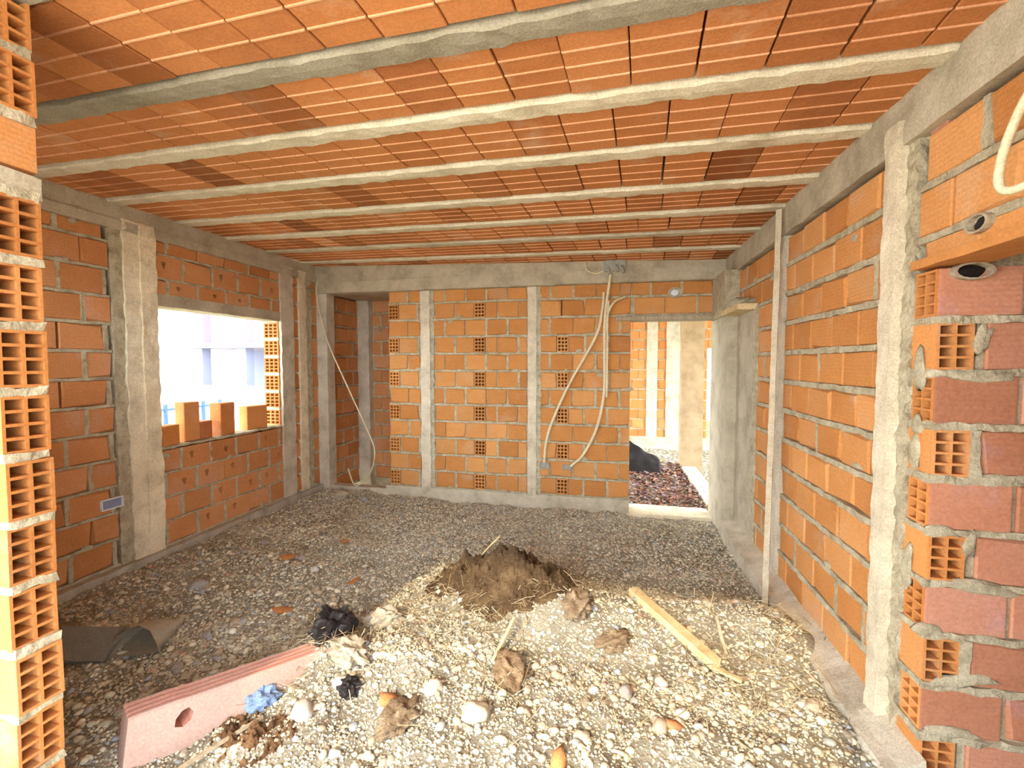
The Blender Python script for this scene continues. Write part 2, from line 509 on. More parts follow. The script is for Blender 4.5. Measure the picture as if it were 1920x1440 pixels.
# ================================================================== CEILING
slab = MB()
def cpt(x, y0, dz): return (x, y0 + SKEW * (x - 1.2), ceil_z(x) + dz)
slab.hexa([cpt(-6.0, -1.36, .13), cpt(3.4, -1.36, .13), cpt(3.4, 5.62, .13), cpt(-6.0, 5.62, .13),
           cpt(-6.0, -1.36, .24), cpt(3.4, -1.36, .24), cpt(3.4, 5.62, .24), cpt(-6.0, 5.62, .24)])  # unseen front edge carried back past the camera to cut sky light
ceiling = structure('ceiling', slab.mesh('ceiling', M['concrete']), 'ribbed orange clay block ceiling between pale concrete joists', 'ceiling')
JY = [-1.275, -0.72, -0.165, 0.39, 0.945, 1.50, 2.00, 2.54, 3.115, 3.64, 4.19, 4.78]
JW = 0.112
for i, y in enumerate(JY):
    me = None
    n = 120
    V = []; Fs = []
    for k in range(n + 1):
        x = -3.98 + 5.36 * k / n
        for (dy, dz, am) in ((-JW / 2, .13, 0), (-JW / 2, -.004, 1), (-JW * .42, -.014, 1), (0, -.016, 1), (JW * .42, -.014, 1), (JW / 2, -.004, 1), (JW / 2, .13, 0)):
            q = Vector((x * 9, dy * 30 + i * 7, dz * 9))
            e = noise.noise(q) * 0.016 * am; f = noise.noise(q * 2.3 + Vector((3, 3, 3))) * 0.006 * am
            V.append((x, y + dy + e + SKEW * (x - 1.2), ceil_z(x) + dz + f))
    for k in range(n):
        for j in range(6):
            Fs.append((k * 7 + j, k * 7 + j + 1, (k + 1) * 7 + j + 1, (k + 1) * 7 + j))
    Fs.append(tuple(range(7))); Fs.append(tuple(n * 7 + 6 - j for j in range(7)))
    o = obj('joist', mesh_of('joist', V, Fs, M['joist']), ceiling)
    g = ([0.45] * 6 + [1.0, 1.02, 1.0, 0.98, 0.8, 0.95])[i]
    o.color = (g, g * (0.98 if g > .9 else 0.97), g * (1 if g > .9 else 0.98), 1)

def block_mesh(var):
    """hollow ceiling block seen from below: four bands parted by three thin pale ridges"""
    prof = [(0.0, .13, 0), (0.0, .012, 0), (0.012, 0.0, 0)]
    for c in (0.255, 0.5, 0.745):
        prof += [(c - .010, 0, 0), (c - .007, -.005, 1), (c + .007, -.005, 1), (c + .010, 0, 1)]
    # index on a profile point marks the strip that begins there
    prof += [(0.988, 0.0, 0), (1.0, .012, 0), (1.0, .13, 0)]
    V = []; Fs = []; mi = []
    n = len(prof)
    xs = (0.0, 0.012, 0.988, 1.0)
    for j, x in enumerate(xs):
        for (y, z, m) in prof: V.append((x, y, z + (0.004 if j in (0, 3) and z < .1 else 0)))
    rib = {3, 4, 5, 7, 8, 9, 11, 12, 13}
    for j in range(3):
        for k in range(n - 1):
            Fs.append((j * n + k, j * n + k + 1, (j + 1) * n + k + 1, (j + 1) * n + k)); mi.append(1 if k in rib else 0)
    Fs.append(tuple(range(n))); mi.append(0)
    Fs.append(tuple(3 * n + n - 1 - k for k in range(n))); mi.append(0)
    Fs.append((0, 3 * n, 4 * n - 1, n - 1)); mi.append(0)
    return mesh_of('ceiling_block', V, Fs, [M['block'], M['block_rib']], mi)
BLK = block_mesh(0)
BL = 0.2475
rowy = [-1.83] + JY + [5.42]
for r in range(1, len(rowy) - 1):
    ya, yb = rowy[r] + JW / 2 + .003, rowy[r + 1] - JW / 2 - .016
    off = [0, .03, .07, -.04, .1, -.09, 0.05, -.005, .03, .08, -.06, .11, .02][r]
    x = -3.97 + off * 1.0
    while x < 1.36:
        if random.random() < 0.9: ln = BL - random.uniform(.002, .008)
        else: ln = BL - 0.011
        o = obj('ceiling_block', BLK, ceiling, (x, ya + SKEW * (x - 1.2), ceil_z(x) + random.uniform(0, .004)),
                (random.uniform(-.006, .006), math.atan(0.03) + random.uniform(-.006, .006), math.atan(SKEW)), (ln, yb - ya, 1))
        t = random.random()
        o.color = (1, 1, 1, 1) if t < .8 else ((.62, .56, .52, 1) if t < .92 else (1.03, 1.05, 1.05, 1))
        x += BL

# ================================================================== BACK WALL (looks towards -Y)
fb = Face('N', YB)
B_END = 0.19                                  # left side of the doorway
DOOR_R = 1.07
wall_back = structure('wall_back', core(fb, [(-2.70, -1.69, -0.25, 2.6), (-1.545, -.66, -0.25, 2.6), (-.517, B_END, -0.25, 2.6), (B_END, 1.5, 2.17, 2.6), (DOOR_R + .12, 1.5, -.25, 2.2)], 0.014, 0.24)
                      .box((-2.835, YB + .125, -.25), (B_END, YB + .24, 2.6)).mesh('wall_back', M['mortar']),
                      'orange hollow brick back wall with concrete tie columns and a doorway', 'wall')
TB = 0.05; CB = 0.214
def sp_back(k):
    out = []
    if k % 2 == 0:
        out.append((-2.838, -2.70, H34))
        out.append((-1.685, -1.548, H34))
        if k != 10 : out.append((-0.655, -0.52, H34))
    return out
ties_b = [(-2.405, -2.235), (-1.02, -0.87)]
warm = (1.0, 1.02, 1.0)
lay(wall_back, fb, -2.84, -2.405, 0.05, 2.56, TB, CB, 0.27, special=sp_back, phase=-2.70, tint=warm, mortared=.5, bed_cell=.05)
lay(wall_back, fb, -2.235, -1.02, 0.05, 2.56, TB, CB, 0.27, special=sp_back, phase=-2.20, tint=warm, mortared=.55, patches=.25, bed_cell=.05)
lay(wall_back, fb, -0.87, B_END, 0.05, 2.56, TB, CB, 0.27, special=sp_back, phase=-0.87, tint=warm, mortared=.55, patches=.25, bed_cell=.05)
lay(wall_back, fb, B_END + .005, 1.2, 2.18, 2.56, TB, CB, 0.34, phase=B_END + .04, tint=warm, bed_cell=.05)
for (a, b_) in ties_b:
    o = rough_box('tie_column', *fb.box(a + .01, b_ - .035, -0.014, 0.1, 0.0, 2.57), M['concrete'], wall_back, 0.04, 0.008, 10, seed=a)
    o.color = (1.12, 1.12, 1.1, 1)
    rough_box('mortar_edge', *fb.box(b_ - .045, b_ + .02, -0.006, 0.06, 0.0, 2.57), M['mortar'], wall_back, 0.03, 0.012, 16, seed=b_)
rough_box('footing', *fb.box(-2.9, B_END, -0.015, 0.1, -0.30, 0.045), M['concrete'], wall_back, 0.06, 0.006, 8)
rough_box('footing', *fb.box(-3.85, -2.9, -0.015, 0.1, -0.30, 0.0), M['concrete'], wall_back, 0.06, 0.006, 8)
rough_box('tie_beam', (-3.86, 5.32, 2.555), (1.21, 5.6, 2.9), M['formed'], wall_back, 0.07, 0.006, 6, top=lambda x, y: ceil_z(x) + .004)
rough_box('beam_lip', (-3.80, 5.302, 2.56), (1.19, 5.33, 2.70), M['formed'], wall_back, 0.06, 0.004, 6, seed=3)
rough_box('lintel_board', (0.02, 5.335, 2.128), (1.15, 5.60, 2.172), M['old_wood'], wall_back, 0.06, 0.004, 9)
rough_box('threshold', (B_END - .02, 5.38, -0.30), (1.10, 5.75, -0.10), M['concrete'], wall_back, 0.05, 0.008, 8).color = (1.35, 1.32, 1.25, 1)  # lightened colour stands in for a sunlit patch
# concrete pier that ends the right wall beside the doorway
rough_box('pier', (1.10, 4.86, -0.3), (1.22, 5.62, 2.12), M['formed'], wall_back, 0.07, 0.004, 5, seed=2)
rough_box('pier_cap', (1.06, 4.84, 2.12), (1.22, 5.42, 2.56), M['mortar'], wall_back, 0.06, 0.01, 6, seed=5)

# ================================================================== LEFT WALL (looks towards +X)
fl = Face('E', XL)
WIN = (3.165, 4.655, 0.90, 2.14)
lz = ceil_z(XL)
wall_left = structure('wall_left', core(fl, [(0.9, WIN[0], -.25, 2.72), (WIN[1] + .10, 6.62, -.25, 2.72), (WIN[0], WIN[1], -.25, WIN[2] - .02), (WIN[0], WIN[1], WIN[3] + .1, 2.72)], 0.092, 0.20).mesh('wall_left', M['mortar']),
                      'left brick wall with a large empty window opening', 'wall')
TL = 0.03; CL = 0.2135
lt = (0.98, 0.98, 1.2)
lay(wall_left, fl, 1.6, 2.80, TL, 2.70, TL, CL, 0.31, phase=2.46, tint=lt, mortared=.75, bed=.024, holed=.0)
lay(wall_left, fl, WIN[0] - .01, 4.69, TL, 0.915, TL, CL, 0.31, phase=3.2, tint=lt, holed=.25, mortared=.9, patches=.2, bed=.02)
lay(wall_left, fl, WIN[0] - .01, 4.69, WIN[3] + .10, 2.70, TL, CL, 0.31, phase=3.28, tint=lt, holed=.5, mortared=.9, bed=.02)
lay(wall_left, fl, 4.86, 4.97, TL, 2.70, TL, CL, 0.31, phase=4.7, tint=lt, beds=False)
lay(wall_left, fl, 5.22, 5.36, TL, 2.70, TL, CL, 0.31, phase=5.1, tint=lt)
lay(wall_left, fl, 5.62, 6.40, -.2, 2.60, TL, CL, 0.27, phase=5.1, tint=lt)
# concrete in the wall
rough_box('tie_column', *fl.box(2.81, 2.93, -0.004, 0.1, -0.05, 2.74), M['mortar'], wall_left, 0.035, 0.014, 12, seed=1)
rough_box('tie_column', *fl.box(2.90, 3.16, -0.022, 0.1, -0.05, 2.80), M['concrete'], wall_left, 0.035, 0.009, 9, seed=2).color = (1.3, 1.28, 1.2, 1)
rough_box('column_ridge', *fl.box(3.02, 3.15, -0.040, 0.0, 0.2, 2.78), M['concrete'], wall_left, 0.03, 0.010, 11, seed=8).color = (1.35, 1.32, 1.2, 1)
rough_box('tie_column', *fl.box(4.655, 4.87, -0.020, 0.014, -0.05, 2.80), M['concrete'], wall_left, 0.035, 0.009, 9, seed=3)
rough_box('tie_column', *fl.box(4.97, 5.10, -0.026, 0.1, -0.05, 2.80), M['concrete'], wall_left, 0.035, 0.010, 10, seed=4).color = (1.25, 1.22, 1.12, 1)
rough_box('mortar_edge', *fl.box(5.09, 5.22, -0.010, 0.1, -0.05, 2.75), M['mortar'], wall_left, 0.035, 0.014, 14, seed=5)
rough_box('corner_column', (-3.87, 5.34, -0.2), (-3.70, 5.50, 2.58), M['concrete'], wall_left, 0.05, 0.005, 7, seed=6)
rough_box('tie_beam', (XL - .2, 0.9, 2.70), (XL + .004, 5.62, lz), M['formed'], wall_left, 0.07, 0.007, 6, top=lambda x, y: ceil_z(x) + .004)
rough_box('beam_lip', (XL - .02, 1.6, 2.70), (XL + .022, 5.32, 2.775), M['formed'], wall_left, 0.05, 0.008, 7, seed=12)
rough_box('window_lintel', *fl.box(WIN[0] - .05, 4.70, -0.012, 0.22, WIN[3], WIN[3] + .105), M['formed'], wall_left, 0.05, 0.006, 8, seed=9)
rough_box('kerb', *fl.box(1.2, 5.35, -0.06, 0.1, -0.30, 0.02), M['concrete'], wall_left, 0.06, 0.010, 7, seed=10).color = (.8, .8, .82, 1)
rough_box('sill_mortar', *fl.box(WIN[0], WIN[1], -0.002, 0.20, 0.885, 0.905), M['mortar'], wall_left, 0.035, 0.010, 11, seed=15)
# hollow bricks showing their cells in the far window jamb
for k in range(6):
    z0 = 0.91 + k * 0.206
    o = obj('hollow_brick', H34, wall_left, (XL - 0.118, WIN[1] - 0.012, z0), (0, 0, 0), (0.20, 0.1, 0.178))
    o.color = (1.05, .95, .95, 1)
    rough_box('mortar_bed', (XL - .215, WIN[1] - .02, z0 + .176), (XL - .015, WIN[1] + .05, z0 + .208), M['mortar'], wall_left, .04, .005, 9, seed=k).color = (1.5, 1.5, 1.5, 1)
for k in range(6):
    z0 = 0.91 + k * 0.206
    obj('hollow_brick', BRICKS[k % 5], wall_left, (XL - 0.118, WIN[0] + 0.012, z0), (0, 0, PI), (0.20, 0.1, 0.19))

# recess beyond the back corner
fr = Face('N', 6.42)
wall_recess = structure('wall_recess', core(fr, [(-4.0, -2.6, -.5, 2.6)], 0.014, 0.2).mesh('wall_recess', M['mortar']), 'shaded brick wall at the end of the narrow recess beside the back wall', 'wall')
lay(wall_recess, fr, -3.66, -2.6, -.2, 2.6, TB, CB, 0.27, phase=-3.5, tint=lt, bed_cell=.06)
rough_box('tie_column', (-3.87, 6.32, -.4), (-3.66, 6.46, 2.6), M['concrete'], wall_recess, 0.06, 0.008, 8)
recess_side = MB().box((-2.84, 5.50, -.3), (-2.70, 6.45, 2.6))
structure('wall_recess_side', recess_side.mesh('wall_recess_side', M['brick']), 'side wall that closes the narrow recess behind the back wall', 'wall')
structure('ceiling_recess', MB().box((-4.0, 5.55, 2.6), (-2.6, 6.6, 2.8)).mesh('ceiling_recess', M['concrete']), 'concrete slab over the narrow recess', 'ceiling')

# ================================================================== RIGHT WALL (looks towards -X)
fw = Face('W', XR)
wall_right = structure('wall_right', core(fw, [(2.19, 5.6, -.3, 2.58), (0.35, 2.19, 2.06, 2.58)], 0.060, 0.13).mesh('wall_right', M['mortar']),
                       'right brick wall of square faced orange bricks with concrete tie columns', 'wall')
TR = 0.06; CR = 0.2075
rt = (1.0, 1.0, 1.0)
lay(wall_right, fw, 2.37, 3.62, TR, 2.56, TR, CR, 0.285, phase=2.33, tint=rt, bed=.034, mortared=.08, bed_proud=.004, bed_amp=.009, bed_cell=.03, patches=.06)
lay(wall_right, fw, 3.82, 4.28, TR, 2.56, TR, CR, 0.285, phase=3.6, tint=rt, bed=.03, mortared=.2, bed_proud=.004)
lay(wall_right, fw, 4.28, 4.86, 2.13, 2.56, TR, CR, 0.285, phase=3.6, tint=rt, bed=.03, mortared=.2)
lay(wall_right, fw, 0.45, 2.17, 2.05, 2.56, TR, CR, 0.285, phase=2.0, tint=rt, bed=.030, mortared=.15)
rough_box('tie_column', *fw.box(3.62, 3.76, -0.03, 0.1, 0.0, 2.62), M['concrete'], wall_right, 0.035, 0.012, 10, seed=21)
rough_box('mortar_edge', *fw.box(3.74, 3.83, -0.006, 0.1, 0.0, 2.60), M['mortar'], wall_right, 0.03, 0.014, 14, seed=22)
o = rough_box('tie_column', *fw.box(2.245, 2.335, -0.052, 0.1, -0.05, 2.66), M['concrete'], wall_right, 0.03, 0.008, 9, seed=23); o.color = (1.15, 1.12, 1.05, 1)
rough_box('mortar_edge', *fw.box(2.182, 2.25, -0.010, 0.1, -0.05, 2.64), M['mortar'], wall_right, 0.022, 0.016, 18, seed=24)
rough_box('mortar_edge', *fw.box(2.33, 2.40, -0.008, 0.1, -0.05, 2.60), M['mortar'], wall_right, 0.03, 0.010, 14, seed=25)
rough_box('tie_beam', (XR - .03, 0.33, 2.555), (XR + .2, 5.6, 2.76), M['formed'], wall_right, 0.07, 0.008, 6, top=lambda x, y: ceil_z(x) + .004)
rough_box('pier_face', *fw.box(4.28, 4.90, -0.012, 0.1, -0.2, 2.13), M['formed'], wall_right, 0.06, 0.005, 5, seed=26)
rough_box('mortar_edge', *fw.box(4.22, 4.32, -0.014, 0.1, -0.2, 2.13), M['mortar'], wall_right, 0.03, 0.014, 14, seed=27)
rough_box('kerb', (1.06, 2.0, -0.3), (1.205, 4.90, 0.0), M['concrete'], wall_right, 0.05, 0.010, 7, top=lambda x, y: 0.045 + 0.05 * max(0, (x - 1.08)) / .12, seed=28)
rough_box('lintel_plate', *fw.box(0.4, 2.16, -0.03, 0.15, 2.02, 2.055), M['brick'], wall_right, 0.05, 0.004, 9, seed=29)
# corner bricks: ends of the cross wall bonded into the right wall
fx = Face('N', 2.05)
wall_entry = structure('wall_entry', core(fx, [(1.34, 3.2, -.3, 2.6)], 0.014, 0.128).mesh('wall_entry', M['mortar']), 'dusty pink brick cross wall meeting the right wall at a toothed corner', 'wall')
for k in range(10):
    z0 = -0.03 + k * 0.205 + .013; z1 = z0 + 0.178
    if k % 2:   # stretcher on the cross wall, its cells showing on the right wall side
        o = piece('hollow_brick', H24, wall_right, fw, 2.056, 2.176, z0, z1, 0.125, 0.0, 0.003, (1.05, 1.0, .95))
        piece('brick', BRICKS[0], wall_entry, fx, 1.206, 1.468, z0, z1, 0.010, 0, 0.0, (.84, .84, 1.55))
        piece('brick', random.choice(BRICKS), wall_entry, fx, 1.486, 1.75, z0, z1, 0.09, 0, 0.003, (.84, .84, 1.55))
        u = 1.76
    else:       # stretcher on the right wall, its cells showing towards the opening
        piece('brick', BRICKS[0], wall_right, fw, 2.056, 2.19, z0, z1, 0.010, 0.0, 0.0, (1.05, 1.0, .95))
        piece('hollow_brick', H24, wall_entry, fx, 1.206, 1.325, z0, z1, 0.12, 0.002, 0.002, (1.0, .95, .95))
        if k % 4 == 2: rough_box('mortar_joint', *fx.box(1.325, 1.362, -.004, .04, z0, z1), M['mortar'], wall_entry, .03, .008, 12, seed=k)
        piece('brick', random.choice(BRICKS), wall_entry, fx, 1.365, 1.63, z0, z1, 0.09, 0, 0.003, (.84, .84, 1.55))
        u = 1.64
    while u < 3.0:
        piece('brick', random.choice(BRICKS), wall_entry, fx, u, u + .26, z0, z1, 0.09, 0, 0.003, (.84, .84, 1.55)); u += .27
    rough_box('mortar_bed', *fx.box(1.2, 2.2, -0.004, 0.06, z0 - .028, z0 + .001), M['mortar'], wall_entry, 0.022, 0.011, 16, seed=k * 2.1)
    rough_box('mortar_bed', *fw.box(2.05, 2.18, -0.004, 0.06, z0 - .028, z0 + .001), M['mortar'], wall_right, 0.022, 0.011, 16, seed=k * 2.9)
for (u, z, w, h) in ((1.36, 1.60, .20, .05), (1.42, 1.21, .26, .04), (1.38, .79, .24, .05), (1.35, 1.74, .05, .12), (1.34, .41, .22, .05), (1.25, 1.0, .1, .04), (1.34, .95, .04, .12), (1.22, .60, .1, .05), (1.30, .20, .2, .04)):
    smear(wall_entry, fx, u, z, w, h, .012)
for (u, z, h) in ((2.13, 1.62, .18), (2.14, 1.28, .16), (2.16, .80, .2), (2.13, 1.40, .08)):
    smear(wall_right, fw, u, z, .07, h, .014)
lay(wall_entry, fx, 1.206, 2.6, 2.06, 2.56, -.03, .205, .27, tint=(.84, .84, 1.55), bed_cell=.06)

# ================================================================== NEAR LEFT WALL END (toothed end of hollow bricks, faces +X)
NX = -1.91
fn = Face('E', NX)
wall_front = structure('wall_front', MB().box((-4.0, 1.06, -.25), (-2.25, 1.17, 1.62)).box((-2.25, 1.06, -.25), (NX - .25, 1.17, 2.86)).box((-4.0, 1.06, 2.35), (-2.25, 1.17, 2.86)).box((-4.0, 1.06, 1.62), (-3.7, 1.17, 2.35)).mesh('wall_front', M['mortar']), 'near brick wall ending in a stack of open celled brick ends', 'wall')  # window opening through it is unseen, added to let skylight onto the left wall
CN = 0.217
for k in range(-2, 9):
    z0 = 0.265 + k * CN; z1 = z0 + 0.190
    piece('hollow_brick', H24, wall_front, fn, 1.050, 1.178, z0, z1, 0.26, random.uniform(-.004, .012), 0.003, (.88, .82, .78))
    rough_box('mortar_bed', *fn.box(1.052, 1.178, -.006, .26, z1 - .002, z1 + .029), M['mortar'], wall_front, .022, .010, 15, seed=k * 1.7)
rough_box('lintel_end', *fn.box(1.04, 1.185, -.004, .5, 2.195, 2.275), M['formed'], wall_front, .04, .006, 9, seed=44)
piece('brick', BRICKS[0], wall_front, fn, 1.052, 1.180, 2.285, 2.44, 0.26, 0.0, 0.002, (1, .95, .9))
rough_box('mortar_bed', *fn.box(1.052, 1.178, -.004, .26, 2.438, 2.472), M['mortar'], wall_front, .022, .010, 15, seed=31)
piece('hollow_brick', H24, wall_front, fn, 1.052, 1.180, 2.47, 2.65, 0.26, 0.006, 0.003, (1, .95, .9))
rough_box('mortar_bed', *fn.box(1.052, 1.178, -.004, .26, 2.648, 2.682), M['mortar'], wall_front, .022, .010, 15, seed=32)
piece('hollow_brick', H24, wall_front, fn, 1.052, 1.180, 2.68, 2.86, 0.26, 0.0, 0.003, (1, .95, .9))
fnn = Face('N', 1.05)
lay(wall_front, fnn, -3.9, NX - .262, -.25, 2.8, -.169, CN, .27, holes=[(-3.7, -2.25, 1.62, 2.35)], bed_cell=.08, patches=0, mortared=0, tint=(1.05, 1.05, 1.0))

# unseen walls added to keep sun and sky light off the cross wall
structure('wall_sun_screen', MB().box((0.62, 0.20, -.3), (3.3, 0.34, 2.75)).mesh('wall_sun_screen', M['brick']), 'unseen brick wall added to shade the cross wall at the right hand opening', 'wall')
structure('wall_side_screen', MB().box((3.18, 0.34, -.3), (3.3, 2.2, 2.75)).mesh('wall_side_screen', M['brick']), 'unseen brick wall added to darken the side room beyond the right opening', 'wall')  # added to keep the side room dark
structure('floor_side_room', MB().box((1.22, 0.2, -.35), (3.3, 2.2, -.06)).mesh('floor_side_room', M['soil']), 'earth floor of the side room beyond the right opening', 'floor')

# ================================================================== GROUND
def bump(x, y, cx, cy, rx, ry, h): return h * np.exp(-(((x - cx) / rx) ** 2 + ((y - cy) / ry) ** 2))
_tab = RNG.random((64, 64))
def vnoise(x, y, s):
    u = x * s + 100; v = y * s + 100
    i = np.floor(u).astype(int); j = np.floor(v).astype(int)
    a = u - i; b_ = v - j
    a = a * a * (3 - 2 * a); b_ = b_ * b_ * (3 - 2 * b_)
    g = lambda p, q: _tab[p % 64, q % 64]
    return (g(i, j) * (1 - a) + g(i + 1, j) * a) * (1 - b_) + (g(i, j + 1) * (1 - a) + g(i + 1, j + 1) * a) * b_ - 0.5
def height(x, y):
    x = np.asarray(x, float); y = np.asarray(y, float)
    h = -0.06 - 0.05 * np.clip((y - 3.6) / 1.6, 0, 1)
    h = h + bump(x, y, -0.70, 2.95, 0.42, 0.30, 0.24)          # middle heap
    h = h + bump(x, y, -0.25, 2.72, 0.38, 0.20, 0.14)
    h = h + bump(x, y, 0.25, 3.00, 0.65, 0.26, 0.13)           # ridge towards the right wall
    h = h + bump(x, y, 0.85, 2.92, 0.40, 0.30, 0.14)
    h = h + bump(x, y, -1.05, 3.15, 0.35, 0.25, 0.08)
    h = h + bump(x, y, 0.0, 2.0, 1.3, 0.8, 0.09)               # spoil in front
    h = h + bump(x, y, -1.15, 2.35, 0.35, 0.3, 0.08)
    h = h + bump(x, y, -3.6, 3.2, 0.35, 1.6, 0.05)
    h = h + bump(x, y, -3.45, 5.2, 0.4, 0.3, 0.08)
    h = h + bump(x, y, -1.60, 2.22, 0.22, 0.16, 0.09)
    h = h - bump(x, y, -1.72, 1.55, 0.3, 0.25, 0.05)
    h = h + vnoise(x, y, 1.7) * 0.05 + vnoise(x, y, 4.1) * 0.05 + vnoise(x, y, 9.7) * 0.032 + vnoise(x, y, 21.0) * 0.012
    return h

def grid_mesh(name, x0, x1, y0, y1, step, fn, mat):
    nx = int((x1 - x0) / step) + 1; ny = int((y1 - y0) / step) + 1
    X, Y = np.meshgrid(np.linspace(x0, x1, nx), np.linspace(y0, y1, ny))
    Z = fn(X, Y)
    V = np.stack([X.ravel(), Y.ravel(), Z.ravel()], 1)
    i = np.arange(nx * ny).reshape(ny, nx)
    F = np.stack([i[:-1, :-1].ravel(), i[:-1, 1:].ravel(), i[1:, 1:].ravel(), i[1:, :-1].ravel()], 1)
    me = bpy.data.meshes.new(name)
    me.vertices.add(len(V)); me.vertices.foreach_set('co', V.ravel())
    me.loops.add(F.size); me.polygons.add(len(F))
    me.loops.foreach_set('vertex_index', F.ravel())
    me.polygons.foreach_set('loop_start', np.arange(len(F)) * 4)
    me.polygons.foreach_set('use_smooth', np.ones(len(F), bool))
    me.update(calc_edges=True); me.materials.append(mat)
    return me
floor = structure('floor', grid_mesh('floor', XL - .02, XR + .02, 0.2, 5.45, 0.03, height, M['soil']), 'uneven earth floor heaped with gravel and rubble', 'floor')

# pebbles -----------------------------------------------------------------
PAL = np.array([(0.47, 0.39, 0.27), (0.54, 0.45, 0.31), (0.40, 0.34, 0.25), (0.33, 0.30, 0.26), (0.58, 0.50, 0.36), (0.30, 0.22, 0.15),
                (0.48, 0.34, 0.22), (0.35, 0.36, 0.39), (0.62, 0.56, 0.45), (0.50, 0.27, 0.18), (0.42, 0.38, 0.26)])
PW = np.array([.21, .18, .14, .08, .12, .11, .07, .03, .03, .015, .03]); PW = PW / PW.sum()
def scatter(n, x0, x1, y0, y1, smin, smax, sub, hf, sink=0.25, power=2.2):
    v, f = ico(sub)
    nv, nf = len(v), len(f)
    x = RNG.uniform(x0, x1, n); y = RNG.uniform(y0, y1, n)
    s = smin + (smax - smin) * RNG.random(n) ** power
    z = hf(x, y) + s * (0.5 - sink) * 0.7
    sc = s[:, None] * np.stack([RNG.uniform(.75, 1.3, n), RNG.uniform(.65, 1.0, n), RNG.uniform(.45, .8, n)], 1)
    a = RNG.uniform(0, 2 * PI, n); t = RNG.uniform(-.5, .5, n); t2 = RNG.uniform(-.5, .5, n)
    vars_ = []
    for k in range(12):
        d = 1 + 0.22 * RNG.standard_normal((nv, 1)) * (0.8 if sub > 1 else 1)
        if sub > 1:
            dirs = RNG.standard_normal((5, 3)); dirs /= np.linalg.norm(dirs, axis=1)[:, None]
            am = RNG.uniform(-.22, .16, 5)
            d = 1 + (np.clip(v @ dirs.T, 0, 1) ** 2 * am).sum(1)[:, None] + 0.03 * RNG.standard_normal((nv, 1))
        vars_.append(v * d)
    vars_ = np.array(vars_)
    P = vars_[RNG.integers(0, 12, n)] * sc[:, None, :]
    def rotate(P, ang, i, j):
        c, s_ = np.cos(ang)[:, None], np.sin(ang)[:, None]
        A, B = P[:, :, i].copy(), P[:, :, j].copy()
        P[:, :, i] = A * c - B * s_; P[:, :, j] = A * s_ + B * c
    rotate(P, t, 1, 2); rotate(P, t2, 0, 2); rotate(P, a, 0, 1)
    P += np.stack([x, y, z], 1)[:, None, :]
    F = f[None] + (np.arange(n) * nv)[:, None, None]
    C = np.clip(PAL[RNG.choice(len(PAL), n, p=PW)] * RNG.uniform(.8, 1.25, (n, 1)) * np.array([1.12, 1.22, 1.30]), 0, .8)
    C = np.repeat(C[:, None, :], nv, 1)
    return P.reshape(-1, 3), F.reshape(-1, 3), C.reshape(-1, 3)
def tri_mesh(name, sets, mat, smooth=True):
    off = 0; VV = []; FF = []; CC = []
    for (P, F, C) in sets:
        VV.append(P); FF.append(F + off); CC.append(C); off += len(P)
    V = np.concatenate(VV); F = np.concatenate(FF); C = np.concatenate(CC)
    me = bpy.data.meshes.new(name)
    me.vertices.add(len(V)); me.vertices.foreach_set('co', V.ravel().astype(np.float32))
    me.loops.add(F.size); me.polygons.add(len(F))
    me.loops.foreach_set('vertex_index', F.ravel().astype(np.int32))
    me.polygons.foreach_set('loop_start', (np.arange(len(F)) * 3).astype(np.int32))
    if smooth: me.polygons.foreach_set('use_smooth', np.ones(len(F), bool))
    me.update(calc_edges=True)
    at = me.attributes.new('tone', 'FLOAT_COLOR', 'POINT')
    at.data.foreach_set('color', np.concatenate([C, np.ones((len(C), 1))], 1).ravel().astype(np.float32))
    me.materials.append(mat)
    return me
sets = [scatter(5600, -3.4, 1.08, 1.0, 2.4, .008, .026, 2, height, power=3.4),
        scatter(3400, -3.75, 1.08, 2.2, 3.4, .007, .024, 2, height, power=3.4),
        scatter(27000, -3.4, 1.08, 1.0, 2.4, .0045, .011, 1, height),
        scatter(27000, -3.8, 1.08, 2.2, 3.9, .005, .014, 1, height),
        scatter(23000, -3.8, 1.08, 3.7, 5.38, .007, .018, 1, height)]
gravel = obj('gravel', tri_mesh('gravel', sets, M['pebble']))
tag(gravel, 'mixed tan and grey gravel spread over the whole room floor', 'gravel', kind='stuff')

# dark soil heap and straw -------------------------------------------------
def heap_mesh(name, cx, cy, rx, ry, hh, mat, seed, n=84):
    V = []; Fs = []
    for j in range(n + 1):
        for i in range(n + 1):
            u = -1 + 2 * i / n; v = -1 + 2 * j / n
            r = math.hypot(u, v)
            x, y = cx + u * rx, cy + v * ry
            e = max(0.0, 1 - r * (1 + .25 * noise.noise(Vector((math.atan2(v, u) * 1.3, seed, 0)))))
            p = Vector((x * 7, y * 7, seed))
            z = float(height(x, y)) - .03 + hh * e ** 0.8 * (1 + .5 * noise.noise(p)) + (0.05 * noise.noise(p * 2) + .04 * abs(noise.noise(p * 4)) + .028 * noise.noise(p * 9)) * min(1, e * 4)
            V.append((x, y, z))
    for j in range(n):
        for i in range(n):
            a = j * (n + 1) + i
            Fs.append((a, a + 1, a + n + 2, a + n + 1))
    return mesh_of(name, V, Fs, mat, smooth=False)
o = obj('soil_heap', heap_mesh('soil_heap', -0.62, 2.90, .46, .30, .20, M['dark_soil'], 2.0))
tag(o, 'dark brown soil heap topping the gravel in the middle of the floor', 'soil heap', kind='stuff')
o = obj('soil_heap', heap_mesh('soil_heap', -1.02, 3.05, .34, .24, .12, M['dark_soil'], 5.0))
tag(o, 'lower brown soil heap just beside the tallest soil heap', 'soil heap', kind='stuff')
o = obj('soil_heap', heap_mesh('soil_heap', -1.62, 1.70, .28, .16, .05, M['dark_soil'], 7.0))
o.color = (1.3, 1.1, 1.05, 1)
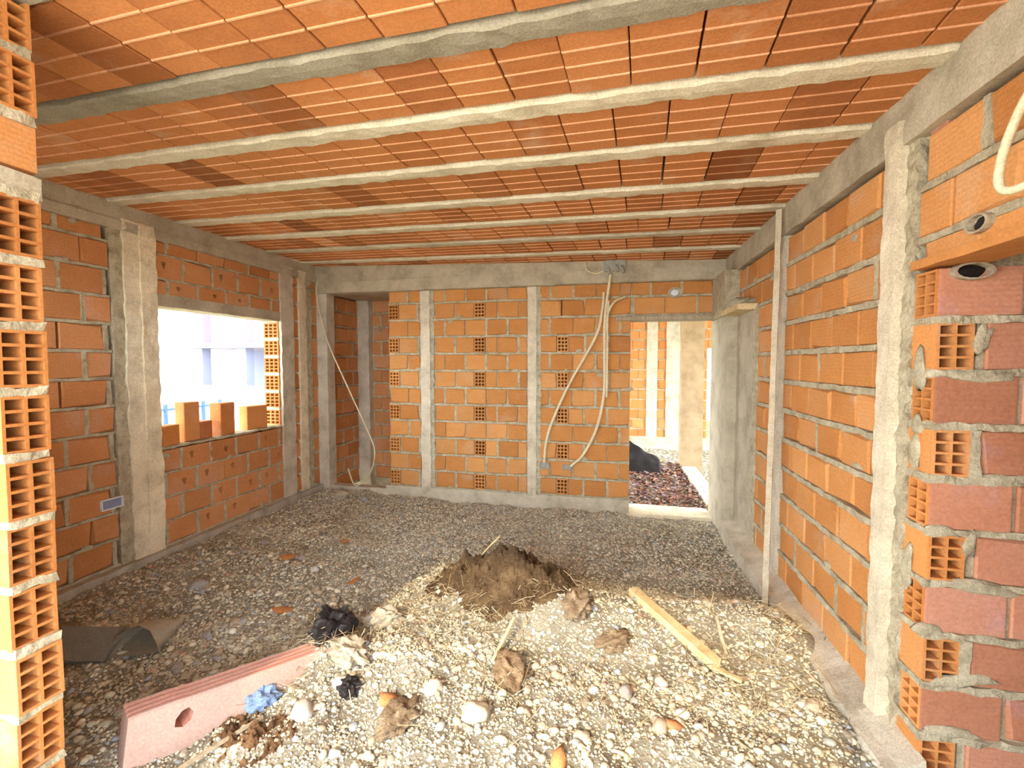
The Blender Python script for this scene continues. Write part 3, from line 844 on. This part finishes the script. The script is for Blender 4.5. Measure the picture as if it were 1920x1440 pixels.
tag(o, 'reddish brown soil patch below the blue rag', 'soil heap', kind='stuff')
def fibres(n, cx, cy, rx, ry, l0, l1, w, cols):
    P = []; F = []; C = []
    for k in range(n):
        x = random.gauss(cx, rx); y = random.gauss(cy, ry)
        L = random.uniform(l0, l1); a = random.uniform(0, PI); tl = random.gauss(0, .28)
        d = Vector((math.cos(a) * math.cos(tl), math.sin(a) * math.cos(tl), math.sin(tl)))
        s = Vector((-math.sin(a), math.cos(a), 0)) * w * random.uniform(.5, 1.5)
        up = Vector((0, 0, w * .6))
        c = Vector((x, y, float(height(x, y)) + .022 + abs(tl) * L * .4 + random.uniform(0, .03)))
        bend = Vector((0, 0, random.uniform(-.1, .1) * L))
        b = len(P)
        for q, bb in ((c - d * L / 2, 0), (c, 1), (c + d * L / 2, 0)):
            for e in (s, up, -s): P.append(q + e + bend * bb)
        for r in (0, 3):
            for i in range(3):
                j = (i + 1) % 3
                F.append((b + r + i, b + r + j, b + r + 3 + j)); F.append((b + r + i, b + r + 3 + j, b + r + 3 + i))
        col = random.choice(cols); v = random.uniform(.75, 1.2)
        C += [(col[0] * v, col[1] * v, col[2] * v)] * 9
    return np.array([p[:] for p in P]), np.array(F), np.array(C)
sc_ = [(0.58, 0.46, 0.27), (0.46, 0.34, 0.18), (0.30, 0.21, 0.11), (0.66, 0.56, 0.38), (0.36, 0.29, 0.2)]
straw = obj('straw', tri_mesh('straw', [fibres(560, -1.05, 2.62, .36, .24, .04, .13, .0018, sc_), fibres(300, -0.65, 2.9, .3, .2, .05, .14, .002, sc_),
                                        fibres(260, 0.75, 2.65, .25, .25, .05, .16, .0022, sc_), fibres(260, -1.75, 2.25, .2, .2, .05, .15, .002, sc_),
                                        fibres(300, -0.3, 2.2, .8, .4, .04, .12, .002, sc_)], M['straw'], False))
tag(straw, 'dry straw and wood splinters strewn over the heaps in the middle', 'straw', kind='stuff')

# larger stones, each on its own -------------------------------------------
STN = [lump_mesh('stone', (1, .8, .6), None, 3, .35, 1.1, s * 3.7) for s in range(6)]
SM = [flat_material('stone_pale', (0.66, 0.60, 0.52), .9), flat_material('stone_grey', (0.40, 0.37, 0.33), .9), flat_material('stone_tan', (0.50, 0.41, 0.30), .9)]
STM = {}
for i, me in enumerate(STN):
    me.materials.clear()
    for j, sm in enumerate(SM):
        m2 = me.copy(); m2.materials.append(sm); STM[(i, j)] = m2
def stone(x, y, s, kind, label, group=None, rz=None, sc=(1, 1, 1), name='stone', cat='stone'):
    o = obj(name, STM[(random.randrange(6), kind)], None, (x, y, float(height(x, y)) + s * .30), (random.uniform(-.2, .2), random.uniform(-.2, .2), random.uniform(0, 6) if rz is None else rz), (s * sc[0], s * sc[1], s * sc[2]))
    v = random.uniform(.85, 1.1); o.color = (v, v, v, 1)
    return tag(o, label, cat, group)
stone(-1.44, 1.83, .062, 0, 'chalky white stone lying close to the blue rag', sc=(1, 1, 1.2))
stone(-1.55, 1.30, .080, 0, 'big pale stone at the bottom edge below the ribbed clay block')
stone(-1.33, 1.29, .060, 2, 'tan stone at the bottom edge beside the big pale stone')
stone(-1.36, 2.02, .045, 0, 'flat pale stone just behind the chalky white stone')
stone(-3.05, 2.75, .065, 1, 'lilac grey stone near the foot of the broad left column', sc=(1, .8, 1.1))
stone(-0.60, 1.92, .070, 2, 'squarish brown stone in the middle of the gravel in front', sc=(1, .9, 1.1))
stone(-0.86, 2.05, .055, 2, 'rounded tan stone lying just behind the squarish brown stone')
zones = [('loose stone in the sunny gravel in front of the timber batten', 'stones in the front gravel', -.5, 1.0, 1.55, 2.4, 12, .026, .045),
         ('loose river stone on the gravel beside the ribbed clay block', 'stones beside the clay block', -2.6, -1.95, 1.7, 2.5, 8, .025, .045),
         ('small loose stone on the bluish gravel under the window', 'stones under the window', -3.4, -2.0, 2.9, 4.4, 8, .025, .042),
         ('small loose stone on the gravel by the back wall', 'stones by the back wall', -2.8, 0.0, 4.3, 5.2, 5, .022, .04)]
for (lab, grp, x0, x1, y0, y1, n, s0, s1) in zones:
    for k in range(n): stone(random.uniform(x0, x1), random.uniform(y0, y1), random.uniform(s0, s1), random.choice((0, 1, 1, 2, 2)), lab, grp)
stone(-3.35, 5.05, .085, 2, 'brownish rubble lump in the corner in front of the recess', sc=(1, 1, .8), name='rubble_lump', cat='rubble')
stone(-3.05, 5.1, .06, 1, 'dark grey rubble lump beside the back wall footing', name='rubble_lump', cat='rubble')
stone(-2.55, 5.15, .05, 1, 'small rubble lump under the leftmost tie strip of the back wall', name='rubble_lump', cat='rubble')

# brick shards
SH = lump_mesh('brick_shard', (.62, .62, .55), M['brick'], 1, .5, 1.2, 6.0)
def shard(x, y, sx, sy, sz, label, rz):
    o = obj('brick_shard', SH, None, (x, y, float(height(x, y)) + .012), (random.uniform(-.3, .3), random.uniform(-.4, .4), rz), (sx, sy, sz)); o.color = (.85, .8, .85, 1)
    return tag(o, label, 'brick shard')
shard(-2.75, 3.35, .12, .09, .05, 'orange brick shard nearest the concrete kerb under the window', .4)
shard(-1.92, 3.05, .09, .05, .03, 'small reddish brick shard on the bluish gravel in mid floor', 1.0)
shard(-2.20, 2.62, .13, .06, .03, 'brown brick shard between the grey sack and the soil heap', .7)
shard(0.28, 2.05, .07, .05, .04, 'red brick shard in the gravel in front of the timber batten', .2)
shard(-0.20, 1.78, .08, .06, .05, 'orange brick shard at the front of the gravel', 1.4)
shard(0.42, 2.78, .06, .05, .04, 'dark red brick shard beside the timber batten', .9)
shard(-1.05, 1.95, .10, .07, .06, 'brown brick shard right of the black bag', .3)
shard(-2.45, 3.75, .11, .08, .04, 'orange brick shard further back on the bluish gravel', 2.0)

# soil clods
CL_ = lump_mesh('soil_clod', (1, .8, .65), M['clod'], 4, .75, 2.2, 9.1)
def clod(x, y, s, label, tone):
    o = obj('soil_clod', CL_, None, (x, y, float(height(x, y)) + s * .15), (0, 0, random.uniform(0, 6)), (s * 1.2, s, s * .8)); o.color = (*tone, 1)
    tag(o, label, 'clod')
clod(-0.20, 2.68, .10, 'big tan soil clod on the right slope of the middle heap', (1.3, 1.3, 1.3))
clod(0.02, 2.60, .08, 'brown soil clod beside the big tan clod', (1.2, 1.15, 1.1))
clod(-0.52, 2.25, .10, 'brown soil clod in front of the middle heap', (1.3, 1.2, 1.1))
clod(-0.95, 1.85, .09, 'soil clod on the gravel below the black bag', (1.2, 1.15, 1.1))

# ================================================================== THINGS ON THE FLOOR
# ribbed clay block lying half buried
cb = empty('clay_block', (-2.02, 1.44, 0.0), math.radians(62))
cb.rotation_euler = (math.radians(0), math.radians(7), math.radians(60))
tag(cb, 'long dusty pink ribbed clay block half buried in the gravel', 'clay block')
L_, W_, H_ = 1.02, 0.13, 0.17
# local: x along length, -y side is the smooth face towards the viewer, top is ribbed
V = []; Fs = []; mi = []
prof = [(-W_ / 2, -.06), (-W_ / 2, H_ - .008), (-W_ / 2 + .008, H_)]
for c in (-.035, -.003, .030):
    prof += [(c - .008, H_), (c - .005, H_ - .010), (c + .005, H_ - .010), (c + .008, H_)]
prof += [(W_ / 2 - .008, H_), (W_ / 2, H_ - .008), (W_ / 2, -.06)]
n = len(prof)
xs = [0, .16, .20, .24, .45, .7, .9, L_]
for x in xs:
    for (y, z) in prof:
        V.append((x, y, z + (0.01 * noise.noise(Vector((x * 4, y, z))))))
groove = {3, 4, 5, 7, 8, 9, 11, 12, 13}
for j in range(len(xs) - 1):
    for k in range(n - 1):
        if k == 0 and xs[j] in (.16, .20): continue      # the broken hole is cut here
        Fs.append((j * n + k + 1, j * n + k, (j + 1) * n + k, (j + 1) * n + k + 1)); mi.append(2 if k in groove else (1 if k > 1 and k < n - 2 else 0))
Fs.append(tuple(range(n))[::-1]); mi.append(0)
Fs.append(tuple((len(xs) - 1) * n + k for k in range(n))); mi.append(0)
# side face strip with a ragged hole between x=.16 and .24
a = [j * n for j in (1, 2, 3)]; b_ = [j * n + 1 for j in (1, 2, 3)]
h0 = len(V)
ring = [(.168, .060), (.200, .048), (.228, .066), (.236, .100), (.215, .128), (.190, .122), (.170, .095)]
for (x, z) in ring: V.append((x, -W_ / 2, z))
for (x, z) in ring: V.append((x, W_ / 2 - .03, z))
for q in ((a[0], a[1], h0 + 1, h0), (a[1], a[2], h0 + 2, h0 + 1), (a[2], b_[2], h0 + 4, h0 + 3, h0 + 2), (b_[2], b_[1], h0 + 5, h0 + 4), (b_[1], b_[0], h0 + 5), (b_[0], a[0], h0, h0 + 6, h0 + 5)):
    Fs.append(q); mi.append(0)
for k in range(7):
    Fs.append((h0 + k, h0 + (k + 1) % 7, h0 + 7 + (k + 1) % 7, h0 + 7 + k)); mi.append(2)
Fs.append(tuple(h0 + 7 + k for k in range(7))); mi.append(2)
me = mesh_of('block_body', V, Fs, [M['pink_clay'], M['pink_rib'], M['red_clay']], mi)
obj('block_body', me, cb)

def bar(name, p, q, w, h, mat, label, cat, amp=.003):
    p, q = Vector(p), Vector(q)
    L = (q - p).length
    o = rough_box(name, (0, -w / 2, -h / 2), (L, w / 2, h / 2), mat, None, .04, amp, 12, seed=L)
    o.location = p
    o.rotation_euler = (q - p).to_track_quat('X', 'Z').to_euler()
    return tag(o, label, cat)
def gz(x, y, d=0.0): return (x, y, float(height(x, y)) + d)
bar('timber_batten', gz(.14, 3.06, .045), gz(.545, 2.50, .05), .062, .045, M['wood'], 'pale yellow timber batten lying on the sunny gravel', 'batten')
bar('wood_stick', gz(-.62, 2.30, .03), gz(-.55, 2.52, .12), .016, .012, M['wood'], 'short pale stick poking up in front of the soil heap', 'stick')
bar('wood_stick', gz(.52, 2.52, .03), gz(.66, 2.45, .02), .025, .015, M['wood'], 'wood sliver at the lower end of the timber batten', 'stick')
bar('wood_stick', gz(.62, 2.62, .03), gz(.60, 2.78, .09), .016, .012, M['old_wood'], 'short wood stake beside the right wall kerb', 'stick')
bar('wood_stick', gz(-1.82, 1.36, .02), gz(-1.62, 1.78, .02), .014, .012, M['old_wood'], 'thin stick lying along the ribbed clay block', 'stick')
bar('wood_stick', gz(-.95, 3.12, .05), gz(-.75, 2.98, .2), .014, .01, M['wood'], 'thin straw coloured stick leaning on the soil heap', 'stick')
# upright timber prop in front of the right wall
bar('timber_prop', (1.03, 3.34, -0.06), (1.135, 3.60, 2.73), .036, .03, M['prop'], 'tall thin timber prop standing against the right wall', 'timber prop')

def crumple(name, loc, size, mat, label, cat, seed, rz=0, amp=.55, freq=2.2):
    v, f = ico(4)
    V = []
    for p in v:
        q = Vector(p)
        r = 1 + amp * noise.noise(q * freq + Vector((seed, 0, 0))) + amp * .5 * abs(noise.noise(q * freq * 2.4 + Vector((0, seed, 0))))
        q = q * r
        V.append((q.x * size[0], q.y * size[1], max(q.z, -.5) * size[2]))
    o = obj(name, mesh_of(name, V, [tuple(t) for t in f], mat, smooth=False), None, loc, (0, 0, rz))
    return tag(o, label, cat)
crumple('rag', gz(-1.72, 1.86, .03), (.085, .06, .055), M['blue'], 'crumpled faded blue rag beside the ribbed clay block', 'rag', 3.0, .4)
crumple('plastic_bag', gz(-1.58, 2.28, .05), (.10, .07, .10), M['black'], 'crumpled black bag at the buried end of the clay block', 'bag', 7.0, .9, .7)
crumple('sack', gz(-1.42, 2.18, .03), (.13, .08, .05), M['sack'], 'torn brown paper sack draped beside the black bag', 'sack', 9.0, -.5)
crumple('sack', gz(-1.40, 2.55, .04), (.10, .06, .06), M['sack'], 'small tan paper sack between the black bag and soil heap', 'sack', 12.0, .3)
crumple('plastic_bag', gz(-1.30, 2.00, .02), (.05, .045, .05), M['black'], 'small dark plastic scrap right of the chalky white stone', 'bag', 17.0)
# grey sack by the left wall: folded sheet open at one end
gs = empty('cement_sack', (-2.80, 2.18, float(height(-2.80, 2.18)) + .0), math.radians(115))
tag(gs, 'folded grey cement sack with a dark open mouth on the left gravel', 'sack')
V = []; Fs = []
NX_, NA = 10, 14
for i in range(NX_ + 1):
    x = -.15 + .34 * i / NX_
    for k in range(NA):
        an = 2 * PI * k / NA
        open_ = .17 * (1 - .8 * i / NX_)
        V.append((x + .03 * noise.noise(Vector((k * .7, i * .3, 3))), .13 * math.cos(an) * (1 - .1 * i / NX_), .02 + max(0, open_ * math.sin(an)) + .03 * noise.noise(Vector((i * .5, k * .6, 1))) * (1 if math.sin(an) > 0 else 0)))
for i in range(NX_):
    for k in range(NA):
        Fs.append((i * NA + k, i * NA + (k + 1) % NA, (i + 1) * NA + (k + 1) % NA, (i + 1) * NA + k))
obj('sack_skin', mesh_of('sack_skin', V, Fs, M['sack'], smooth=True), gs)
o = rough_box('board', (-.17, -.10, 0), (.17, .10, .03), M['board'], None, .04, .006, 9)
o.location = gz(-3.02, 1.98, .06); o.rotation_euler = (.5, .1, .35)
tag(o, 'grey rectangular board lying behind the near brick wall end', 'board')

# ================================================================== LOOSE BRICKS ON THE WINDOW SILL
def sill_brick(y, w, h, d, x, label, rz=0.0, tint=(1, 1, 1), z=.905, me=None):
    o = obj('loose_brick', me or BRICKS[0], None, (x, y, z), (0, 0, PI / 2 + rz), (w, d, h))
    o.color = (*tint, 1)
    tag(o, label, 'brick')
sill_brick(3.30, .17, .185, .11, XL - .03, 'short bright orange brick at the near end of the window sill', .15, (1.05, .95, .8), z=.90)
sill_brick(3.52, .155, .37, .11, XL - .05, 'tall upright pink brick on the sill beside the short orange brick', -.05, (1.15, 1.15, 1.3))
sill_brick(3.68, .15, .17, .12, XL - .06, 'low dark red brick beside the tall upright brick on the sill', .1, (.85, .7, .8))
sill_brick(3.93, .20, .33, .12, XL - .05, 'tall pink brick standing in the middle of the window sill', .12, (1.1, 1.0, 1.1))
sill_brick(4.34, .26, .26, .12, XL - .06, 'tilted orange brick near the open celled window jamb', -.15, (1.05, 1.0, 1.0))

# ================================================================== CABLES, CONDUITS, BOXES
def thing_tube(name, pts, r, mat, label, cat, per=10, ring=0.0, n=8):
    return tag(obj(name, tube_mesh(name, pts, r, mat, n, per, ring)), label, cat)
yc = 5.31
thing_tube('conduit', [(-0.03, 5.29, 2.70), (-0.06, 5.27, 2.50), (-0.10, yc, 2.15), (-0.10, yc, 1.7), (-0.105, yc, 1.28), (-0.18, yc, 0.90), (-0.33, yc, .58), (-.48, 5.36, .42)], .016, M['cream'],
           'cream conduit hanging straight from the beam then curving to a wall box', 'conduit', 14, .08)
thing_tube('conduit', [(-0.115, 5.33, 2.45), (-0.13, yc, 2.25), (-0.20, yc, 1.95), (-0.50, yc, 1.40), (-0.70, yc, .95), (-.77, yc, .70), (-.80, 5.36, .45)], .016, M['cream'],
           'cream conduit sweeping left across the back wall to the lower wall box', 'conduit', 14, .08)
thing_tube('conduit', [(-0.075, 5.30, 2.0), (-0.065, 5.29, 2.2), (0.0, 5.28, 2.33), (0.12, 5.36, 2.40)], .013, M['cream'],
           'short conduit bending off the hanging one towards the brick above the door', 'conduit', 12, .08)
thing_tube('conduit', [(-0.072, 5.285, 1.25), (-0.07, 5.285, 1.6), (-0.07, 5.28, 2.1), (-.06, 5.29, 2.35)], .011, M['cream'],
           'thin conduit tied beside the straight hanging conduit', 'conduit', 12, .08)
thing_tube('cable', [(-0.33, 5.31, 2.80), (-0.30, 5.28, 2.70), (-0.20, 5.27, 2.66), (-0.08, 5.29, 2.70)], .008, M['cream'], 'pale cable loop on the beam beside the conduit junction', 'cable')
jb = empty('junction_box', (0.0, 5.29, 2.70)); tag(jb, 'battered grey junction cluster on the back beam above the conduits', 'junction box')
obj('box_body', rough_box('tmp', (-.12, -.02, -.02), (.12, .03, .10), M['grey_plastic'], None, .03, .008, 11).data, jb)
bpy.data.objects.remove(bpy.data.objects['tmp'])
for i, (dx, dz) in enumerate(((-.07, .02), (.02, .04), (.08, .03))):
    obj('pipe_stub', tube_mesh('pipe_stub', [(dx, -.02, dz), (dx + .01, -.05, dz - .03), (dx + .02, -.055, dz - .08)], .014, M['grey_plastic'], 8, 5), jb)
thing_tube('cable', [(-3.80, 5.30, 2.72), (-3.79, 5.27, 2.5), (-3.66, 5.28, 1.95), (-3.38, 5.29, 1.34), (-3.13, 5.30, .82), (-3.02, 5.32, .50), (-3.10, 5.33, .20), (-3.30, 5.32, .03), (-3.42, 5.33, .25)], .009, M['cream'],
           'thin pale cable looping down the left corner into the recess', 'cable')
def wall_box(name, loc, rotz, w, h, mat, label, cat):
    e = empty(name, loc, rotz); tag(e, label, cat)
    mb = MB(); t = .008
    mb.box((-w / 2, -.012, -h / 2), (w / 2, .03, -h / 2 + t)); mb.box((-w / 2, -.012, h / 2 - t), (w / 2, .03, h / 2))
    mb.box((-w / 2, -.012, -h / 2 + t), (-w / 2 + t, .03, h / 2 - t)); mb.box((w / 2 - t, -.012, -h / 2 + t), (w / 2, .03, h / 2 - t))
    obj('rim', mb.mesh('rim', mat), e)
    obj('back_plate', MB().box((-w / 2 + t, .004, -h / 2 + t), (w / 2 - t, .03, h / 2 - t)).mesh('back_plate', M['grey_plastic'] if mat is not M['white_plastic'] else M['render_blue']), e)
    return e
wall_box('outlet_box', (-.80, 5.385, .405), 0, .12, .07, M['grey_plastic'], 'small outlet box at the foot of the sweeping conduit', 'outlet box')
wall_box('outlet_box', (-.53, 5.385, .40), 0, .10, .06, M['grey_plastic'], 'small outlet box where the straight conduit ends', 'outlet box')
wall_box('outlet_box', (XL + .012, 2.745, .545), PI / 2, .16, .085, M['white_plastic'], 'white outlet box sunk in the left wall beside the broad column', 'outlet box')
# round opening with a pipe above the doorway
pr = empty('pipe_sleeve', (0.66, 5.385, 2.43)); tag(pr, 'small round pipe sleeve in the bricks above the doorway', 'pipe sleeve')
def ring_mesh(name, r0, r1, d, mat, n=14):
    V = []; Fs = []
    for k in range(n):
        a = 2 * PI * k / n
        for r, y in ((r0, -.015), (r1, -.015), (r1, d), (r0, d)): V.append((r * math.cos(a), y, r * math.sin(a) * .8))
    for k in range(n):
        for j in range(4): Fs.append((k * 4 + j, k * 4 + (j + 1) % 4, ((k + 1) % n) * 4 + (j + 1) % 4, ((k + 1) % n) * 4 + j))
    return mesh_of(name, V, Fs, mat, smooth=False)
obj('sleeve', ring_mesh('sleeve', .05, .075, .05, M['mortar']), pr)
obj('sleeve_back', lump_mesh('sleeve_back', (.05, .012, .04), M['white_plastic'], 2, .2), pr)
# lump of mortar and wood at the head of the pier
br = empty('bracket_block', (1.16, 4.62, 2.13)); tag(br, 'rough mortar lump on a wood block at the head of the grey pier', 'bracket')
obj('wood_block', rough_box('tmp', (-.12, -.35, -.02), (.05, .25, .03), M['wood'], None, .05, .006, 9).data, br); bpy.data.objects.remove(bpy.data.objects['tmp'])
obj('mortar_lump', lump_mesh('mortar_lump', (.11, .24, .05), M['mortar'], 3, .5, 2, 4.0), br).location = (-.02, -.05, .06)
# thin pipe in the corner beside the door head
thing_tube('pipe', [(1.13, 5.27, 2.57), (1.13, 5.27, 2.3), (1.125, 5.28, 2.12)], .014, M['concrete'], 'thin vertical pipe in the corner above the pier', 'pipe', 3)
# hose at the right edge
thing_tube('hose', [(1.20, 1.54, 2.50), (1.13, 1.575, 2.42), (1.10, 1.61, 2.30), (1.10, 1.64, 2.20), (1.11, 1.635, 2.155), (1.13, 1.60, 2.15), (1.16, 1.565, 2.18), (1.20, 1.52, 2.26)], .012, M['cream'],
           'cream plastic hose looping out of the right wall above the opening', 'hose', 10, .03, 10)
# two broken pipe holes at the lintel of the right opening
def pipe_hole(loc, rotz, label, r, sc):
    e = empty('broken_pipe', loc, rotz); tag(e, label, 'pipe')
    o = obj('pipe_wall', ring_mesh('pipe_wall', r * .8, r, .06, M['old_wood']), e); o.scale = sc
    o = obj('pipe_shade', lump_mesh('pipe_shade', (r * .75, .012, r * .6), M['black'], 2, .2), e); o.scale = sc; o.location = (0, .01, 0)  # black lump stands in for the shade inside the pipe
pipe_hole((XR - .01, 1.84, 2.115), -PI / 2, 'dark round pipe end in the bricks above the right opening', .04, (1.3, 1, 1))
pipe_hole((1.30, 2.04, 1.99), 0, 'broken clay pipe end under the lintel at the toothed corner', .045, (1.5, 1, .9))

# ================================================================== ROOM BEYOND THE DOORWAY
ff = Face('N', 10.2)
wall_far = structure('wall_far', core(ff, [(-1.5, 1.93, -.6, 2.9), (2.5, 4.5, -.6, 2.9), (1.93, 2.5, 1.95, 2.9), (1.93, 2.5, -.6, .42)], .014, .25).mesh('wall_far', M['mortar']), 'far brick wall of the room beyond the doorway', 'wall')
lay(wall_far, ff, .2, 1.93, -.3, 2.7, .0, .214, .27, tint=(1.1, 1, 1), beds=False, patches=0, mortared=0)
lay(wall_far, ff, 1.93, 2.5, 1.97, 2.7, .0, .214, .27, tint=(1.1, 1, 1), beds=False, patches=0, mortared=0)
rough_box('tie_column', *ff.box(.70, .92, -.03, .1, -.4, 2.8), M['concrete'], wall_far, .08, .008, 6)
rough_box('tie_column', *ff.box(1.10, 1.42, -.03, .1, -.4, 2.8), M['concrete'], wall_far, .08, .008, 6, seed=2)
rough_box('kerb', *ff.box(.0, 2.4, -.25, .1, -.6, .05), M['concrete'], wall_far, .1, .01, 6, seed=4)
structure('ceiling_far', MB().box((-1.5, 5.62, 2.7), (4.0, 10.4, 2.9)).mesh('ceiling_far', M['concrete']), 'concrete slab over the room beyond the doorway', 'ceiling')
def hfar(x, y): return -0.17 + vnoise(np.asarray(x, float), np.asarray(y, float), 2.3) * .08 + vnoise(np.asarray(x, float), np.asarray(y, float), 7.0) * .03
structure('floor_far', grid_mesh('floor_far', -1.5, 6.0, 5.70, 10.2, .06, hfar, M['soil']), 'gravelly floor of the room beyond the doorway', 'floor')
g2 = obj('gravel', tri_mesh('gravel', [scatter(5000, 0.2, 3.0, 5.75, 10.1, .012, .032, 1, hfar)], M['pebble']))
tag(g2, 'grey gravel on the floor of the room beyond the doorway', 'gravel', kind='stuff')
fp = rough_box('concrete_post', (1.12, 8.0, -.2), (1.46, 8.3, 2.7), M['formed'], None, .08, .004, 5, seed=6)
fp.color = (.92, .76, .62, 1)
tag(fp, 'tall concrete post standing in the room beyond the doorway', 'post')
o = rough_box('concrete_curb', (1.14, 5.9, -.25), (1.36, 8.0, -.09), M['concrete'], None, .07, .006, 6, seed=7)
tag(o, 'low concrete curb leading from the doorway to the far post', 'curb')
# black sheet leaning beyond the left door edge
bs = []
ns_ = 16
Vs = []; Fs = []
for j in range(ns_ + 1):
    for i in range(ns_ + 1):
        u, v = i / ns_, j / ns_
        Vs.append((0.18 + .58 * u, 7.45 + .25 * (1 - v) * 0 + .30 * v + .05 * noise.noise(Vector((u * 3, v * 3, 1))), -.12 + v * (.52 - .34 * u) + .03 * noise.noise(Vector((u * 4, v * 4, 7)))))
for j in range(ns_):
    for i in range(ns_):
        a_ = j * (ns_ + 1) + i; Fs.append((a_, a_ + 1, a_ + ns_ + 2, a_ + ns_ + 1))
o = obj('tarpaulin', mesh_of('tarpaulin', Vs, Fs, M['black'], smooth=True))
sm = o.modifiers.new('thickness', 'SOLIDIFY'); sm.thickness = .01
tag(o, 'black tarpaulin slumped beyond the left side of the doorway', 'tarpaulin')
lf = [(0.30, 0.12, 0.07), (0.42, 0.22, 0.14), (0.22, 0.10, 0.08), (0.50, 0.34, 0.26), (0.36, 0.26, 0.30)]
def leaves(n):
    P = []; F = []; C = []
    for k in range(n):
        x, y = random.uniform(.22, 1.24), random.uniform(5.85, 8.3)
        L = random.uniform(.04, .10); a = random.uniform(0, 2 * PI); t = random.uniform(-.5, .5)
        d = Vector((math.cos(a), math.sin(a), t * .7)) * L; s = Vector((-math.sin(a), math.cos(a), random.uniform(-.4, .4))) * L * .45
        c = Vector((x, y, float(hfar(x, y)) + random.uniform(.02, .07))); b = len(P)
        P += [c - d / 2, c + s / 2 + Vector((0, 0, .012)), c + d / 2, c - s / 2 + Vector((0, 0, .012)), c - Vector((0, 0, .004))]
        F += [(b, b + 4, b + 1), (b + 1, b + 4, b + 2), (b + 2, b + 4, b + 3), (b + 3, b + 4, b)]
        col = random.choice(lf); v = random.uniform(.7, 1.3); C += [(col[0] * v, col[1] * v, col[2] * v)] * 5
    return np.array([p[:] for p in P]), np.array(F), np.array(C)
o = obj('dry_leaves', tri_mesh('dry_leaves', [leaves(2200)], M['straw'], False))
tag(o, 'dry brown leaf litter on the floor just beyond the doorway', 'leaves', kind='stuff')

# ================================================================== OUTSIDE
def yard_h(x, y): return -0.5 + 0 * x
structure('ground_yard', grid_mesh('ground_yard', -45, 30, -30, 40, 5.0, yard_h, M['yard']), 'bare earth yard around the unfinished house', 'ground')
lawn = obj('lawn', grid_mesh('lawn', -11.6, -6.5, 4, 14, .5, lambda x, y: -0.46 + .05 * vnoise(x, y, .7), M['grass']))
tag(lawn, 'strip of green lawn outside the window', 'lawn', kind='stuff')
nb = empty('neighbour_house', (-15.4, 21.0, -.5)); tag(nb, 'pale unfinished concrete house frame seen through the window', 'house')
def part(name, lo, hi, mat, parent): return obj(name, MB().box(lo, hi).mesh(name, mat), parent)
part('floor_slab', (-6, -3, 2.85), (4.6, 6, 3.1), M['render_pale'], nb)
for x, y in ((-4.7, -2.7), (-2.2, -2.7), (1.4, -2.7), (4.0, 4.0)):
    part('column', (x, y, 0), (x + .55, y + .5, 2.85), M['render_blue'], nb)
    part('upper_column', (x, y + .1, 3.1), (x + .5, y + .6, 6.2), M['render_pink'], nb)
part('wall_panel', (-6, 1.2, 0), (4.4, 1.5, 2.85), M['render_blue'], nb)
part('roof_slab', (-5.4, -3.3, 6.2), (4.9, 6.2, 6.5), M['render_pale'], nb)
part('low_wall', (-3.6, -3.6, 0), (4.8, -3.4, 1.1), M['render_pink'], nb)
fc = empty('fence', (-10.2, 6.0, -.48)); tag(fc, 'blue painted metal fence outside the window', 'fence')
for k in range(9): part('post', (-.03, k * .5, 0), (.03, k * .5 + .06, 1.15), M['fence_blue'], fc)
for z in (.25, .6, 1.0): part('rail', (-.015, 0, z), (.015, 4.06, z + .05), M['fence_blue'], fc)
gw = structure('wall_garden', MB().box((-13.6, 3.0, -.5), (-13.3, 13.5, .85)).mesh('wall_garden', M['render_pale']), 'long pale garden wall beyond the fence', 'garden wall')
